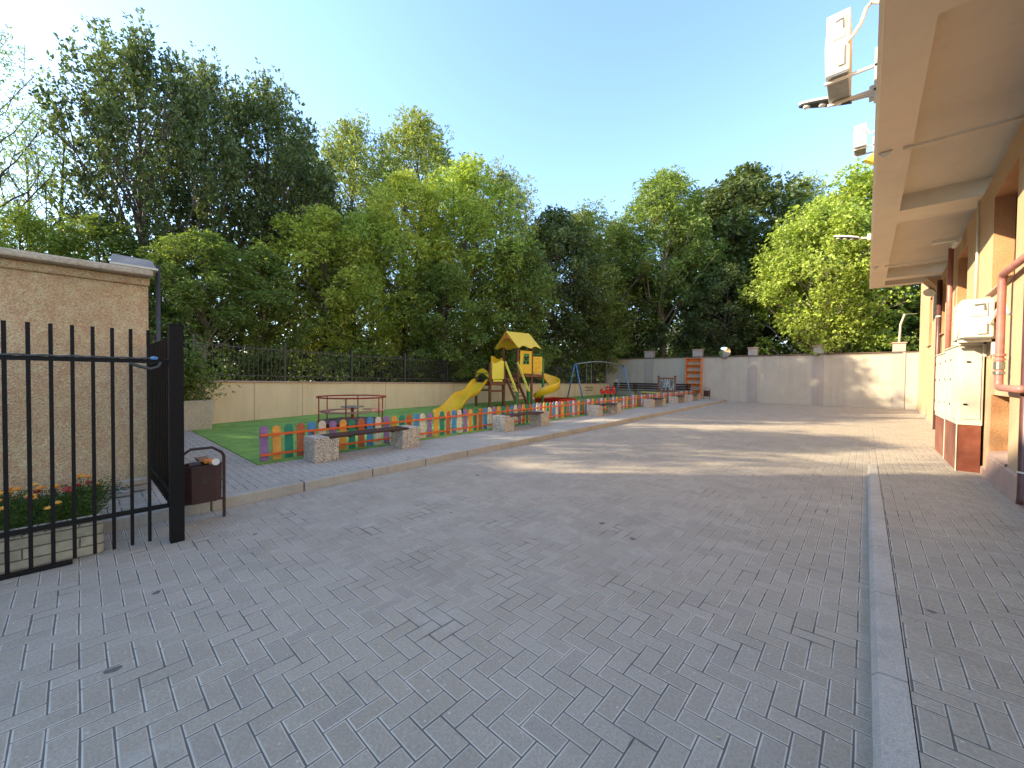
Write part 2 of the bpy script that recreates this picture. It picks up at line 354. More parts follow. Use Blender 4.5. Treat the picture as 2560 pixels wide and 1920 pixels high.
# woodland floor, a little higher behind the walls
WL = [(-11.9, -3.0), (-13.42, 2.51), (-14.32, 5.73), (-14.97, 13.85), (-15.4, 24.84), (-15.6, YE)]
WT = [1.38, 1.34, 1.28, 1.18, 1.06, 1.04]
b = MB(); out = [(x_-.12, y_, .85) for x_, y_ in WL]
b.add([(-90, -60, .85), (-11.8, -60, .85)]+out+[(-15.6, 29.5, .85), (60, 29.5, .85), (60, 130, .85), (-90, 130, .85)], [tuple(range(12))])
struct(b.build('woodland_floor', M_['soil']))

# ------------------------------------------------------------------ left retaining wall with railing
def wall_run(b, pts, zt, th, z0, mi=0):
    for (p, q, za, zb) in zip(pts[:-1], pts[1:], zt[:-1], zt[1:]):
        b.add([(p[0], p[1], z0), (q[0], q[1], z0), (q[0]-th, q[1], z0), (p[0]-th, p[1], z0), (p[0], p[1], za), (q[0], q[1], zb), (q[0]-th, q[1], zb), (p[0]-th, p[1], za)],
              [(3, 2, 1, 0), (4, 5, 6, 7), (0, 1, 5, 4), (2, 3, 7, 6), (3, 0, 4, 7), (1, 2, 6, 5)], mi)
lw = empty('low_wall', (0, 0, 0), 'long low beige rendered wall with a pink coping behind the playground', 'wall')
b = MB(); wall_run(b, WL, [z-.05 for z in WT], .25, 0); b.build('wall', M_['beige'], lw)
b = MB()
for (p, q, za, zb) in zip(WL[:-1], WL[1:], WT[:-1], WT[1:]):
    n = max(1, round((q[1]-p[1])/2.5))
    for i in range(n):
        t0, t1 = i/n, (i+1)/n-.004
        a = [p[k]+(q[k]-p[k])*t0 for k in (0, 1)]; c = [p[k]+(q[k]-p[k])*t1 for k in (0, 1)]; z0 = za+(zb-za)*t0; z1 = za+(zb-za)*t1
        b.add([(a[0]+.04, a[1], z0-.05), (c[0]+.04, c[1], z1-.05), (c[0]-.29, c[1], z1-.05), (a[0]-.29, a[1], z0-.05), (a[0]+.04, a[1], z0), (c[0]+.04, c[1], z1), (c[0]-.29, c[1], z1), (a[0]-.29, a[1], z0)],
              [(3, 2, 1, 0), (4, 5, 6, 7), (0, 1, 5, 4), (1, 2, 6, 5), (2, 3, 7, 6), (3, 0, 4, 7)])
b.build('coping', M_['cap'], lw, bevel=.006)
b = MB()
for k in range(len(WL)-1):
    p, q = WL[k], WL[k+1]
    for t in (.33, .8) if k < 3 else (.15, .4, .65, .9):
        x_ = p[0]+(q[0]-p[0])*t; y_ = p[1]+(q[1]-p[1])*t; zt = WT[k]+(WT[k+1]-WT[k])*t
        b.box(x_-.004, x_+.0035, y_-.006, y_+.006, .12, zt-.055)
b.build('joint_line', paint('joint_dark', (.3, .2, .11), .9), lw)
# iron railing: posts and panels
rl = empty('iron_railing', (0, 0, 0), 'black iron railing standing on the coping of the low beige wall', 'fence')
def on_wall(y):
    for (p, q, za, zb) in zip(WL[:-1], WL[1:], WT[:-1], WT[1:]):
        if p[1] <= y <= q[1]:
            t = (y-p[1])/(q[1]-p[1]); return Vector((p[0]+(q[0]-p[0])*t-.14, y, za+(zb-za)*t))
    return Vector((WL[-1][0]-.14, y, WT[-1]))
y = -2.8; pn = 0
while y < 28.6:
    y2 = min(y+2.45, 29.1)
    p = on_wall(y); b = MB(); b.box(p.x-.03, p.x+.03, y-.03, y+.03, p.z, p.z+1.25); b.build('post', M_['dgrey'], rl)
    b = MB(); n = int((y2-y)/.135); a0 = on_wall(y+.03); a1 = on_wall(y2-.03)
    for zz in (.16, 1.0): b.bar(a0+Vector((0, 0, zz)), a1+Vector((0, 0, zz)), .025, .03)
    for i in range(1, n):
        q = a0.lerp(a1, i/n); b.box(q.x-.009, q.x+.009, q.y-.009, q.y+.009, q.z+.03, q.z+1.1)
    b.build('railing_panel', M_['dgrey'], rl); y = y2; pn += 1

# ------------------------------------------------------------------ far wall
fw = empty('boundary_wall', (0, YE, 0), 'tall grey rendered wall with short pillars closing the far end of the yard', 'wall')
b = MB(); b.box(-16.1, 2.6, 0, .25, -.05, 3.02); b.build('wall', M_['greyw'], fw)
xs = [-16.1, -12.66, -9.15, -5.72, -2.34, 1.02, 2.6]
PIL = [(-16.12, -15.72), (-12.66, -11.97), (-9.15, -8.51), (-5.72, -5.2), (-2.34, -1.84), (1.02, 1.52)]
for i, (a, c) in enumerate(PIL):
    b = MB(); b.box(a, c, -.03, .28, 0, 3.019); b.box(a, c, -.032, .282, 3.06, 3.5); o = b.build('pillar', M_['pil'] if i else M_['greyw'], fw)
    b = MB(); b.box(a-.05, c+.05, -.08, .33, 3.5, 3.56); b.build('pillar_cap', M_['cap'], o, bevel=.008)
b = MB()
for (a, c) in zip([q[1] for q in PIL], [q[0] for q in PIL[1:]]+[2.6]): b.box(a+.003, c-.003, -.05, .3, 3.02, 3.06)
b.build('coping', paint('brown_coping', (.12, .07, .05), .8), fw)

# ------------------------------------------------------------------ building on the right
bd = empty('apartment_building', (0, 0, 0), 'ochre apartment building with a deep overhanging upper floor along the right side', 'building')
YB0, YB1 = 1.2, YE-.005
niches = [(8.3, 9.9, 2.95, 4.5), (12.7, 14.3, 2.95, 4.5), (17.0, 18.4, 2.95, 4.6), (21.6, 22.9, 2.9, 4.8), (8.35, 9.62, .42, 1.34), (4.0, 5.6, 2.95, 4.5)]
yc = sorted({YB0, YB1, *[n[0] for n in niches], *[n[1] for n in niches], 9.0, 19.6}); zc = sorted({-.05, 9.6, .4, 4.9, *[n[2] for n in niches], *[n[3] for n in niches]})
b = MB()
for y0, y1 in zip(yc[:-1], yc[1:]):
    for z0, z1 in zip(zc[:-1], zc[1:]):
        ym, zm = (y0+y1)/2, (z0+z1)/2
        if any(n[0] < ym < n[1] and n[2] < zm < n[3] for n in niches): continue
        if z1 > 4.9 and ym < 19.6: continue
        b.add([(WX(y0), y0, z0), (WX(y1), y1, z0), (WX(y1), y1, z1), (WX(y0), y0, z1)], [(0, 1, 2, 3)])
b.build('wall', M_['bwall'], bd)
for i, n in enumerate(niches):
    y0, y1, z0, z1 = n; dep = .27
    b = MB(); xa, xb = WX(y0), WX(y1)
    b.add([(xa, y0, z0), (xa+dep, y0, z0), (xa+dep, y0, z1), (xa, y0, z1), (xb, y1, z0), (xb+dep, y1, z0), (xb+dep, y1, z1), (xb, y1, z1)],
          [(0, 1, 2, 3), (7, 6, 5, 4), (3, 2, 6, 7), (0, 4, 5, 1)])
    o = b.build('window_reveal', M_['reveal'], bd)
    b = MB()
    if n[2] < 1:
        b.add([(xa-.02, y0+.004, z0-.02), (xb-.02, y1-.004, z0-.02), (xb-.02, y1-.004, z0+.012), (xa-.02, y0+.004, z0+.012), (xa+dep, y0+.004, z0+.075), (xb+dep, y1-.004, z0+.075)],
              [(0, 1, 2, 3), (3, 2, 5, 4)]); b.build('sill', M_['plinth'], o)
        gb = MB(); ny, nz = 6, 4
        for a in range(ny):
            for c in range(nz):
                ya, yb_ = y0+(y1-y0)*a/ny+.006, y0+(y1-y0)*(a+1)/ny-.006; za, zb = z0+.05+(z1-z0-.06)*c/nz+.006, z0+.05+(z1-z0-.06)*(c+1)/nz-.006
                gb.box(WX((ya+yb_)/2)+dep-.05, WX((ya+yb_)/2)+dep+.01, ya, yb_, za, zb)
        gb.build('glass_block_window', M_['gblock'], o, bevel=.012)
        g2 = MB(); g2.add([(xa+dep, y0, z0), (xb+dep, y1, z0), (xb+dep, y1, z1), (xa+dep, y0, z1)], [(0, 1, 2, 3)]); g2.build('mortar', M_['white'], o)
    else:
        b.bar((xa-.02, y0-.04, z0-.012), (xb-.02, y1+.04, z0-.012), .09, .022); b.build('sill', M_['plinth'], o)
        g2 = MB(); g2.add([(xa+dep-.01, y0, z0), (xb+dep-.01, y1, z0), (xb+dep-.01, y1, z1), (xa+dep-.01, y0, z1)], [(0, 1, 2, 3)]); g2.build('window_pane', M_['glass'], o)
        g3 = MB(); x0_, x1_ = xa+dep-.03, xb+dep-.03
        for (p, q) in (((x0_, y0+.03, z0+.03), (x1_, y1-.03, z0+.03)), ((x0_, y0+.03, z1-.03), (x1_, y1-.03, z1-.03)), ((x0_, y0+.03, z0+.06), (x0_, y0+.03, z1-.06)), ((x1_, y1-.03, z0+.06), (x1_, y1-.03, z1-.06)), (((x0_+x1_)/2, (y0+y1)/2, z0+.06), ((x0_+x1_)/2, (y0+y1)/2, z1-.06))): g3.bar(p, q, .05, .05)
        g3.build('window_frame', M_['brown'], o)
b = MB()
for a, c in zip([YB0, 3, 5, 8.35, 9.62, 20], [3, 5, 8.35, 9.62, 20, YB1]):
    b.add([(WX(a)-.03, a, -.05), (WX(c)-.03, c, -.05), (WX(c)-.03, c, .38 if c > 7 and c < 10 else .12), (WX(a)-.03, a, .38 if 7 < c < 10 else .12), (WX(a), a, .4 if 7 < c < 10 else .13), (WX(c), c, .4 if 7 < c < 10 else .13)], [(0, 1, 2, 3), (3, 2, 5, 4)])
b.build('plinth', M_['plinth'], bd)
# overhang: outer strip, coffers, cross beams
SZ, XO, YO = 4.9, .05, 19.6
coff = [(5.3, 10.95), (11.75, 17.9), (1.6, 4.6), (18.35, 19.25)]
ylist = sorted({YB0, YO, *[c[0] for c in coff], *[c[1] for c in coff]})
b = MB(); xi = .42
b.add([(XO, YB0, SZ), (xi, YB0, SZ), (xi, YO, SZ), (XO, YO, SZ)], [(0, 1, 2, 3)])
for a, c in zip(ylist[:-1], ylist[1:]):
    if any(q[0] <= (a+c)/2 <= q[1] for q in coff): continue
    b.add([(xi, a, SZ), (2.2, a, SZ), (2.2, c, SZ), (xi, c, SZ)], [(0, 1, 2, 3)])
ov = b.build('overhang_soffit', M_['soffit'], bd)
b = MB()
for k, (a, c) in enumerate(coff):
    dz = .3 if k != 3 else .3
    b.add([(xi, a, SZ), (2.2, a, SZ), (2.2, c, SZ), (xi, c, SZ), (xi, a, SZ+dz), (2.2, a, SZ+dz), (2.2, c, SZ+dz), (xi, c, SZ+dz)], [(4, 5, 6, 7), (0, 1, 5, 4), (2, 3, 7, 6), (3, 0, 4, 7)])
b.build('soffit_coffer', M_['soffit2'], bd)
b = MB(); b.add([(XO, YB0, SZ), (XO, YO, SZ), (XO, YO, 12), (XO, YB0, 12), (9, YO, SZ), (9, YO, 12), (9, YB0, 12), (9, YB0, SZ)], [(0, 1, 2, 3), (1, 4, 5, 2), (3, 2, 5, 6)]); b.build('upper_facade', M_['bwall'], bd)
b = MB(); b.box(XO-.035, XO-.001, YB0, YO-.01, SZ-.012, SZ+.03); b.build('drip_edge', M_['white'], bd)
b = MB(); b.add([(2.2, YO, SZ), (WX(YO), YO, SZ), (WX(YO), YO, 5.2), (2.2, YO, 5.2)], [(0, 1, 2, 3)])
b = MB(); b.add([(WX(YB1), YB1, -.05), (9, YB1, -.05), (9, YB1, 9.6), (WX(YB1), YB1, 9.6), (9, YO, 9.6), (WX(YO), YO, 9.6)], [(0, 1, 2, 3), (3, 2, 4, 5)]); b.build('end_wall', M_['bwall'], bd)
# corner chamfer bracket where the overhang ends
b = MB(); b.prism([(0, 0), (.0, -.45), (-.35, 0)], lambda a, c, t: (WX(19.5)+a, t, SZ-.002+c), 18.6, 19.59); b.build('corner_bracket', M_['bwall'], bd)

def spot(px, py, Y, label):
    o = empty('linear_light', (XO, Y, SZ), label, 'light fitting', 'light fittings under the overhang')
    b = MB(); b.box(.28, WX(Y)-XO-.01, -.03, .03, -.045, -.003); b.build('conduit', M_['soffit2'], o, bevel=.008)
    b = MB(); b.add([(.02, -.04, -.01), (.17, -.04, -.01), (.16, .04, -.01), (.03, .04, -.01), (.08, -.03, -.09), (.11, -.02, -.09)], [(0, 1, 2, 3), (0, 4, 5, 1), (1, 5, 2), (2, 5, 4, 3), (3, 4, 0)]); b.build('lamp_head', M_['white'], o)
spot(0, 0, 8.0, 'thin beam light fitting under the nearer part of the overhang soffit')
spot(0, 0, 15.9, 'thin beam light fitting under the far part of the overhang soffit')

# electrical cabinets
def cabinet(y0, y1, x0, zt, zb, label, ndoor):
    o = empty('electrical_cabinet', (x0, y0, 0), label, 'cabinet', 'cabinets against the ochre wall')
    w_ = WX(y0)-x0-.035; L = y1-y0-.01
    b = MB(); b.box(.012, w_, .012, L, RZ(y0)-.02, zb); b.build('plinth', M_['maroonp'], o)
    b = MB(); b.box(.0, .014, .0, .016, 0, zb-.002); b.build('corner_trim', M_['cream'], o)
    b = MB(); b.box(0, w_+.01, 0, L, zb, zt-.025); b.build('body', M_['cream'], o, bevel=.006)
    b = MB(); b.box(-.02, w_+.01, -.02, L+.004, zt-.025, zt); b.build('lid', M_['cream'], o, bevel=.006)
    d = MB(); d.box(.03, w_-.02, -.014, -.001, zb+.1, zt-.06); d0 = d.build('door', M_['cream'], o, bevel=.004)
    for xa_, za_ in ((.09, zt-.3), (.07, zb+.35)): h = MB(); h.tube([(xa_, -.022, za_), (xa_+.045, -.022, za_)], .013); h.build('lock', M_['black'], d0)
    for k in range(ndoor):
        a = .04+k*(L-.05)/ndoor; c = .04+(k+1)*(L-.05)/ndoor-.03
        d = MB(); d.box(-.014, -.001, a, c, zb+.1, zt-.06); d0 = d.build('door', M_['cream'], o, bevel=.004)
        for zz in (.3, .75, 1.1): h = MB(); h.box(-.022, -.013, c-.06, c-.035, zb+zz, zb+zz+.05); h.build('lock', M_['black'], d0)
cabinet(10.1, 11.5, 1.165, 2.17, .8, 'taller cream electrical cabinet on a maroon plinth below the air conditioner', 2)
cabinet(11.52, 12.95, 1.17, 2.12, .78, 'lower cream electrical cabinet behind the taller one against the ochre wall', 2)

# air conditioners
def ac_unit(loc, wx, ly, h, label):
    """front fan faces -X; side panel faces -Y; loc = lower near outer corner"""
    o = empty('air_conditioner', loc, label, 'air conditioner', 'outdoor air conditioner units on the building')
    b = MB(); b.box(0, wx, 0, ly, .02, h); b.build('casing', M_['white'], o, bevel=.018)
    b = MB(); b.box(.0, wx*.98, -.004, ly+.004, h-.012, h+.012); b.build('top_cover', M_['white'], o, bevel=.006)
    s = MB(); s.box(.09*wx/.33, wx*.8, -.014, -.001, h*.57, h*.93); s.box(.15, wx*.78, -.03, -.013, h*.12, h*.45); s.build('side_panel', M_['white'], o, bevel=.008)
    hd = MB(); hd.tube([(wx*.38, -.02, h*.86), (wx*.68, -.02, h*.88), (wx*.7, -.02, h*.72)], .012, 6); hd.build('grip', M_['galv'], o)
    f = MB(); cy, cz, r_ = ly*.42, h*.5, min(ly*.4, h*.42)
    for k in range(5):
        rr = r_*(1-k*.18); f.tube([(-.008, cy+rr*math.cos(t*math.pi/12), cz+rr*math.sin(t*math.pi/12)) for t in range(24)], .006, 5, closed=True)
    for t in range(8): f.tube([(-.008, cy, cz), (-.008, cy+r_*math.cos(t*math.pi/4), cz+r_*math.sin(t*math.pi/4))], .005, 5)
    f.build('fan_grille', M_['white'], o)
    u = MB(); u.box(.02, wx-.02, .02, ly-.02, .0, .021); u.build('base_pan', M_['galv'], o)
    return o
def brackets(o, wx, ly, back):
    for yy in (.1, ly-.14):
        b = MB(); b.box(-.02, wx+back, yy, yy+.04, -.045, -.004); b.box(wx+back-.035, wx+back, yy, yy+.04, -.05-.2, .25); b.build('bracket', M_['white'], o)
a1 = ac_unit((1.09, 9.28, 2.2), .33, .8, .6, 'white air conditioner on brackets just above the cream cabinet'); brackets(a1, .33, .8, .03)
b = MB(); b.tube([(.28, -.03, .22), (.31, -.12, .33), (.335, -.32, .46), (.34, -.5, .47), (.345, -.62, .3), (.35, -.9, .25)], .022); b.build('hose', M_['white'], a1)
a2 = ac_unit((-.62, 8.5, 6.62), .31, .95, 1.0, 'large white air conditioner hanging high on the facade beside the street light'); brackets(a2, .31, .95, .34)
b = MB(); b.tube([(.27, -.03, .45), (.35, -.05, .5), (.44, -.08, .62), (.5, -.1, .8), (.56, -.1, .86), (.655, -.1, .8)], .03); b.build('hose', M_['white'], a2)
a3 = ac_unit((-.5, 18.5, 9.75), .33, .8, .75, 'small distant white air conditioner highest on the facade above the trees'); brackets(a3, .33, .8, .2)
b = MB(); b.tube([(.27, -.03, .4), (.36, -.05, .52), (.42, -.08, .3), (.54, -.1, .35)], .02); b.build('hose', M_['white'], a3)

def facade_lamp(y, z, x0, label):
    o = empty('wall_street_light', (XO, y, z), label, 'street light', 'street lights on arms from the facade')
    L = x0-XO
    b = MB(); n = 14; top = []; 
    for i in range(n+1):
        t = i/n; xx = -.36+t*(L+.36); wy = .04+.1*math.sin(math.pi*min(1, .25+t*.72))**.8; th = .035+.03*math.sin(math.pi*(.15+.75*t))
        if t > .97: wy *= .5
        top.append([(xx, -wy, .0), (xx, -wy*.7, th), (xx, wy*.7, th), (xx, wy, 0), (xx, wy*.8, -.02), (xx, -wy*.8, -.02)])
    vs_ = [Vector(p)+Vector((0, 0, .3*(abs(p[0])-.36))) for r_ in top for p in r_]
    fs_ = [(i*6+k, i*6+(k+1) % 6, (i+1)*6+(k+1) % 6, (i+1)*6+k) for i in range(n) for k in range(6)]+[tuple(range(6)), tuple(n*6+k for k in range(5, -1, -1))]
    b.add(vs_, fs_); b.build('lamp_body', M_['dgrey'], o, smooth=False)
    b = MB(); b.add([v+Vector((0, 0, .012)) for v in vs_], [(i*6+k, i*6+k+1, (i+1)*6+k+1, (i+1)*6+k) for i in range(n) for k in range(3)]); b.build('top_shell', M_['white'], o)
    for k in range(3):
        xx = -.55-(abs(L)-.68)*k/2; bb = MB(); bb.cyl((xx, 0), .055, -.045+.3*(abs(xx)-.36), -.01+.3*(abs(xx)-.36), 14, .062); bb.build('lens', M_['lens'], o, smooth=False)
    b = MB(); b.tube([(-.38, 0, .01), (-.2, 0, -.01), (-.01, 0, -.04)], .035); b.box(-.12, -.002, -.08, .08, -.12, .1); b.build('arm', M_['white'], o, bevel=.01)
facade_lamp(9.75, 6.78, -1.12, 'dark underside street light with round lenses sticking out beside the large air conditioner')
facade_lamp(19.35, 6.75, -1.02, 'thin pale street light sticking out from the far end of the facade over the trees')
fp = empty('facade_pipe', (-.03, 8.1, 5.6), 'pale cable duct running up the facade above the overhang edge', 'pipe')
b = MB(); b.box(-.09, -.001, -.06, .05, 1.9, 6.4); b.build('duct', M_['cream'], fp); b = MB(); b.cyl((-.06, 0), .07, 1.82, 1.9, 12); b.build('end_cap', M_['brown'], fp)
b = MB(); b.tube([(XO-.12, 13.2, 6.95), (XO-.01, 13.2, 7.1)], [.12, .07], 12); al = b.build('alarm_sounder', M_['lemon']); tag(al, 'small yellow alarm sounder on the facade edge above the bright tree', 'alarm')
b = MB(); b.tube([(1.63, 19.45, 4.72), (1.52, 19.25, 4.5)], [.03, .16], 12); hn = b.build('wall_lamp', M_['white']); tag(hn, 'white cone lamp at the far lower corner of the overhang', 'lamp')

# pipes on the wall
def pipe(name, pts, r, mat, label, collars=(), cat='pipe', n=12):
    o = empty(name, pts[0], label, cat); p0 = Vector(pts[0])
    b = MB(); b.tube([Vector(p)-p0 for p in pts], r, n); b.build('pipe_run', mat, o, smooth=True)
    for (c, cr, ch, m2) in collars:
        b = MB(); c = Vector(c)-p0; b.cyl((c.x, c.y), cr, c.z-ch/2, c.z+ch/2, 14); b.build('collar', m2, o)
def bend(a, c, d, r=.09, n=5):
    a, c, d = Vector(a), Vector(c), Vector(d); u = (a-c).normalized()*r; v = (d-c).normalized()*r
    return [c+u*(1-t)**2+v*t**2 for t in [i/n for i in range(n+1)]]
gx = 1.33
P1, P2, P3, P4 = (gx, 7.0, 2.98), (gx, 8.33, 2.98), (gx, 8.33, 1.46), (gx-.05, 7.0, 1.46)
pipe('gas_pipe', [P1]+bend(P1, P2, P3)+bend(P2, P3, P4, .1)+[P4], .042, M_['pipe'], 'dusty red gas pipe bending down the wall beside the air conditioner',
     [((gx, 8.33, 1.9), .058, .035, M_['pipe']), ((gx, 8.33, 1.84), .055, .03, M_['pipe']), ((gx, 8.33, 1.76), .052, .1, M_['galv']), ((gx, 8.33, 1.66), .056, .04, M_['galv'])])
pipe('wall_pipe', [(WX(14.6)-.1, 14.6, 4.85), (WX(14.6)-.1, 14.6, 2.1)], .05, M_['pipe'], 'salmon red vertical pipe on the wall left of the near cabinet top')
pipe('downpipe', [(WX(17.6)-.08, 17.6, 4.6), (WX(17.6)-.08, 17.6, 1.9), (WX(17.6)-.08, 17.6, .05)], .06, M_['bpipe'], 'brown downpipe going down the wall behind the far cabinet', [((WX(17.6)-.08, 17.6, 3.5), .07, .04, M_['white'])])
pipe('conduit_pipe', [(WX(11.2)-.03, 11.2, 4.88), (WX(11.2)-.03, 11.2, 2.95)], .018, M_['white'], 'thin white conduit dropping down the wall behind the air conditioner')
pipe('downpipe', [(1.375, 7.3, 4.88), (1.375, 7.3, .2), (1.365, 7.27, .13)], .05, M_['bpipe'], 'dark brown downpipe at the right edge of the picture ending at the pavement', [((1.375, 7.3, .5), .055, .02, M_['white'])])
b = MB(); b.tube([(WX(13.2)-.12, 13.0, 4.66), (WX(13.2)-.12, 13.6, 4.66)], .06, 10); b.box(WX(13)-.5, WX(13)-.1, 13.15, 13.25, 4.68, 4.76); cm = b.build('security_camera', M_['white']); tag(cm, 'white security camera tube under the overhang near the wall', 'camera')

# ------------------------------------------------------------------ rough plaster house on the left
HX, HY = -6.7, .6
hs = empty('plaster_outbuilding', (HX, HY, 0), 'tan outbuilding with rough cast plaster behind the black iron gate', 'building')
b = MB()
nx_, nz_ = 70, 40
def hv(yy, zz): return (random.uniform(-.008, .008)-.02*math.sin(yy*3)*.3, yy, zz)
b.box(-5.0, 0, -5.4, 0, -.05, 2.62)
b.build('wall', M_['house'], hs)
b = MB(); b.box(-5.0, .045, -5.4, .012, 2.622, 2.72); b.build('cornice', M_['house'], hs, bevel=.02)
b = MB(); b.box(-5.1, .2, -5.5, .03, 2.722, 2.8); b.build('roof_slab', M_['coping'], hs, bevel=.02)
lb = empty('metal_vent_box', (HX+.17, HY-.34, 2.805), 'grey sheet metal box sitting on the outbuilding roof corner', 'box')
b = MB(); b.add([(-.5, 0, 0), (.0, 0, 0), (.0, .4, 0), (-.5, .4, 0), (-.42, 0.03, .12), (-.05, .02, .13), (-.05, .37, .12), (-.42, .36, .11), (-.25, .2, .16)], [(3, 2, 1, 0), (0, 1, 5, 4), (1, 2, 6, 5), (2, 3, 7, 6), (3, 0, 4, 7), (4, 5, 8), (5, 6, 8), (6, 7, 8), (7, 4, 8)]); b.build('metal_cover', M_['galv'], lb)
b = MB(); b.box(-.52, .02, .0, .415, -.002, .022); b.build('base_strip', M_['cream'], lb)
pipe('cable_duct', [(HX+.02, HY+.09, 2.9), (HX+.02, HY+.09, 1.3), (HX+.02, HY+.09, .12)], .03, M_['dgrey'], 'dark grey duct down the corner of the plaster outbuilding', n=4)

# rubble edging at the foot of the outbuilding
for i, (yy, xx, l_, w_, h_, rz, tl) in enumerate([(-.52, -6.38, .3, .16, .1, .5, .3), (-.28, -6.45, .28, .14, .1, -.4, .5), (0, -6.5, .3, .15, .09, .2, .2), (.16, -6.42, .26, .12, .1, .8, .4), (.42, -6.48, .26, .13, .07, .1, 0), (.44, -6.46, .24, .12, .07, .2, 0), (.3, -6.3, .2, .1, .06, -.2, 0)]):
    b = MB(); b.box(-l_/2, l_/2, -w_/2, w_/2, 0, h_)
    o = b.build('stone_block', M_['coping'] if i % 2 else M_['kerb'], bevel=.012); o.location = (xx, yy, .13 if i != 5 else .205); o.rotation_euler = (tl*.3, tl*.5, rz+1.57)
    tag(o, ['grey stone block at the far left foot of the plaster wall', 'tilted pale stone block behind the marigolds, second from the left', 'flat stone block in the middle of the rubble behind the flowers', 'upended stone block behind the red marigolds',
            'lower paver of the small stack at the outbuilding corner', 'upper paver of the small stack at the outbuilding corner', 'lone paver lying in front of the small paver stack'][i], 'stone block', 'rubble blocks along the plaster wall')

# planter with marigolds behind the gate
fb = empty('brick_planter', (-4.87, 0, 0), 'low cream brick faced planter edge with flowers behind the gate', 'planter')
bm_, bt, bb_ = newmat('moulded_brick'); g = NG(bt); br = g.n('ShaderNodeTexBrick'); mp = g.n('ShaderNodeMapping'); mp.inputs['Rotation'].default_value = (R(90), 0, R(90)); 
sp = g.n('ShaderNodeSeparateXYZ'); g.l(g.pos(), sp.inputs[0]); cx = g.n('ShaderNodeCombineXYZ'); g.l(sp.outputs[1], cx.inputs[0]); g.l(sp.outputs[2], cx.inputs[1]); g.l(cx.outputs[0], br.inputs['Vector'])
br.inputs['Scale'].default_value = 1; br.inputs['Brick Width'].default_value = .3; br.inputs['Row Height'].default_value = .085; br.inputs['Mortar Size'].default_value = .006; br.inputs['Mortar Smooth'].default_value = .6
br.inputs['Color1'].default_value = (.5, .4, .26, 1); br.inputs['Color2'].default_value = (.4, .32, .21, 1); br.inputs['Mortar'].default_value = (.2, .16, .11, 1)
nn = g.noise(14, 5, g.pos()); g.l(g.mix(.4, br.outputs['Color'], g.ramp(nn, [(.3, (.3, .3, .3)), (.7, (.7, .7, .7))]), 'OVERLAY'), bb_.inputs['Base Color']); bb_.inputs['Roughness'].default_value = .85
g.bump(g.m('ADD', g.m('MULTIPLY', br.outputs['Fac'], -1.0), g.m('MULTIPLY', nn, .6)), .9, .02, bb_)
b = MB(); b.box(-.06, .05, -3.0, .14, 0, .27); b.build('brick_face', bm_, fb, bevel=.02)
b = MB(); b.box(-.08, .03, -3.0, .13, .272, .31); b.build('rim', M_['coping'], fb, bevel=.01)
b = MB(); b.box(-1.35, -.07, -3.0, .05, .0, .24); b.build('soil', M_['soil'], fb)

def fronds(centers, n, spread, L, mat, name, parent=None, up=.8, wid=.16):
    V = []; F = []
    for c in centers:
        for k in range(n):
            p = Vector(c)+Vector((random.gauss(0, spread), random.gauss(0, spread), 0)); d = Vector((random.gauss(0, .5), random.gauss(0, .5), up)).normalized()*L*random.uniform(.5, 1.15)
            s = d.cross(Vector((random.gauss(0, 1), random.gauss(0, 1), .2))).normalized()*L*wid
            for t in (.25, .45, .65, .85):
                q = p+d*t
                for sg in (-1, 1):
                    o = len(V); e = q+s*sg*(1.3-t)+d*.12; V += [q, q+s*sg*.5+Vector((0, 0, .004)), e, q+s*sg*.5-d*.05]; F.append((o, o+1, o+2, o+3))
    b = MB(); b.v = [tuple(v) for v in V]; b.f = F; b.m = [0]*len(F); return b.build(name, mat, parent)
fl_cols = [paint('marigold_orange', (.85, .27, .02), .6), paint('marigold_red', (.35, .03, .015), .6), paint('marigold_yellow', (.85, .42, .05), .6)]
k = 0
for (yy, xx, h_, col, nh) in [(-.45, -5.0, .2, 0, 4), (-.3, -5.2, .24, 2, 5), (-.2, -5.5, .26, 0, 5), (-.05, -5.15, .26, 1, 5), (.0, -5.6, .22, 1, 4), (-.36, -5.7, .2, 2, 4), (.07, -5.9, .22, 0, 4), (-.12, -5.05, .18, 2, 2), (-.6, -5.3, .22, 0, 4), (-.5, -5.9, .2, 0, 4)]:
    o = empty('marigold', (xx, yy, .24), ['orange marigold clump at the far left edge of the planter', 'yellow headed marigold clump behind the second bar', 'tall orange marigold clump in the middle of the planter', 'dark red marigold clump near the planter end', 'red marigold clump at the back by the wall',
              'yellow marigold clump at the back left', 'orange marigold clump closest to the paver stack', 'low marigold with two blooms by the planter rim', 'orange marigold clump cut by the left edge of the picture', 'orange marigold clump at the back corner by the plaster wall'][k], 'flower', 'marigolds in the planter')
    fronds([(0, 0, 0)], 110, .08, h_*1.05, M_['grass'], 'foliage', o)
    for q in range(nh):
        px_, py_ = random.gauss(0, .07), random.gauss(0, .06); zz = h_*random.uniform(.85, 1.15); bl = MB()
        for (r0_, r1_, za_, zb_) in ((.004, .022, -.012, -.002), (.022, .02, -.002, .01), (.02, .004, .01, .018)):
            bl.cyl((px_, py_), r0_*random.uniform(.9, 1.3), zz+za_, zz+zb_, 7, r1_*random.uniform(.9, 1.3))
        bl.tube([(px_*.6, py_*.6, .02), (px_, py_, zz)], .0025, 4, mi=1); bl.build('bloom', [fl_cols[(col+q*(q % 3 == 2)) % 3], M_['grass']], o)
    k += 1
cl = [(-5.0-random.random()*1.1, -2.6+random.random()*2.65, .24) for _ in range(70)]
tag(fronds(cl, 14, .07, .13, M_['grass'], 'ground_cover'), 'fine leaved green ground cover filling the planter', kind='stuff')

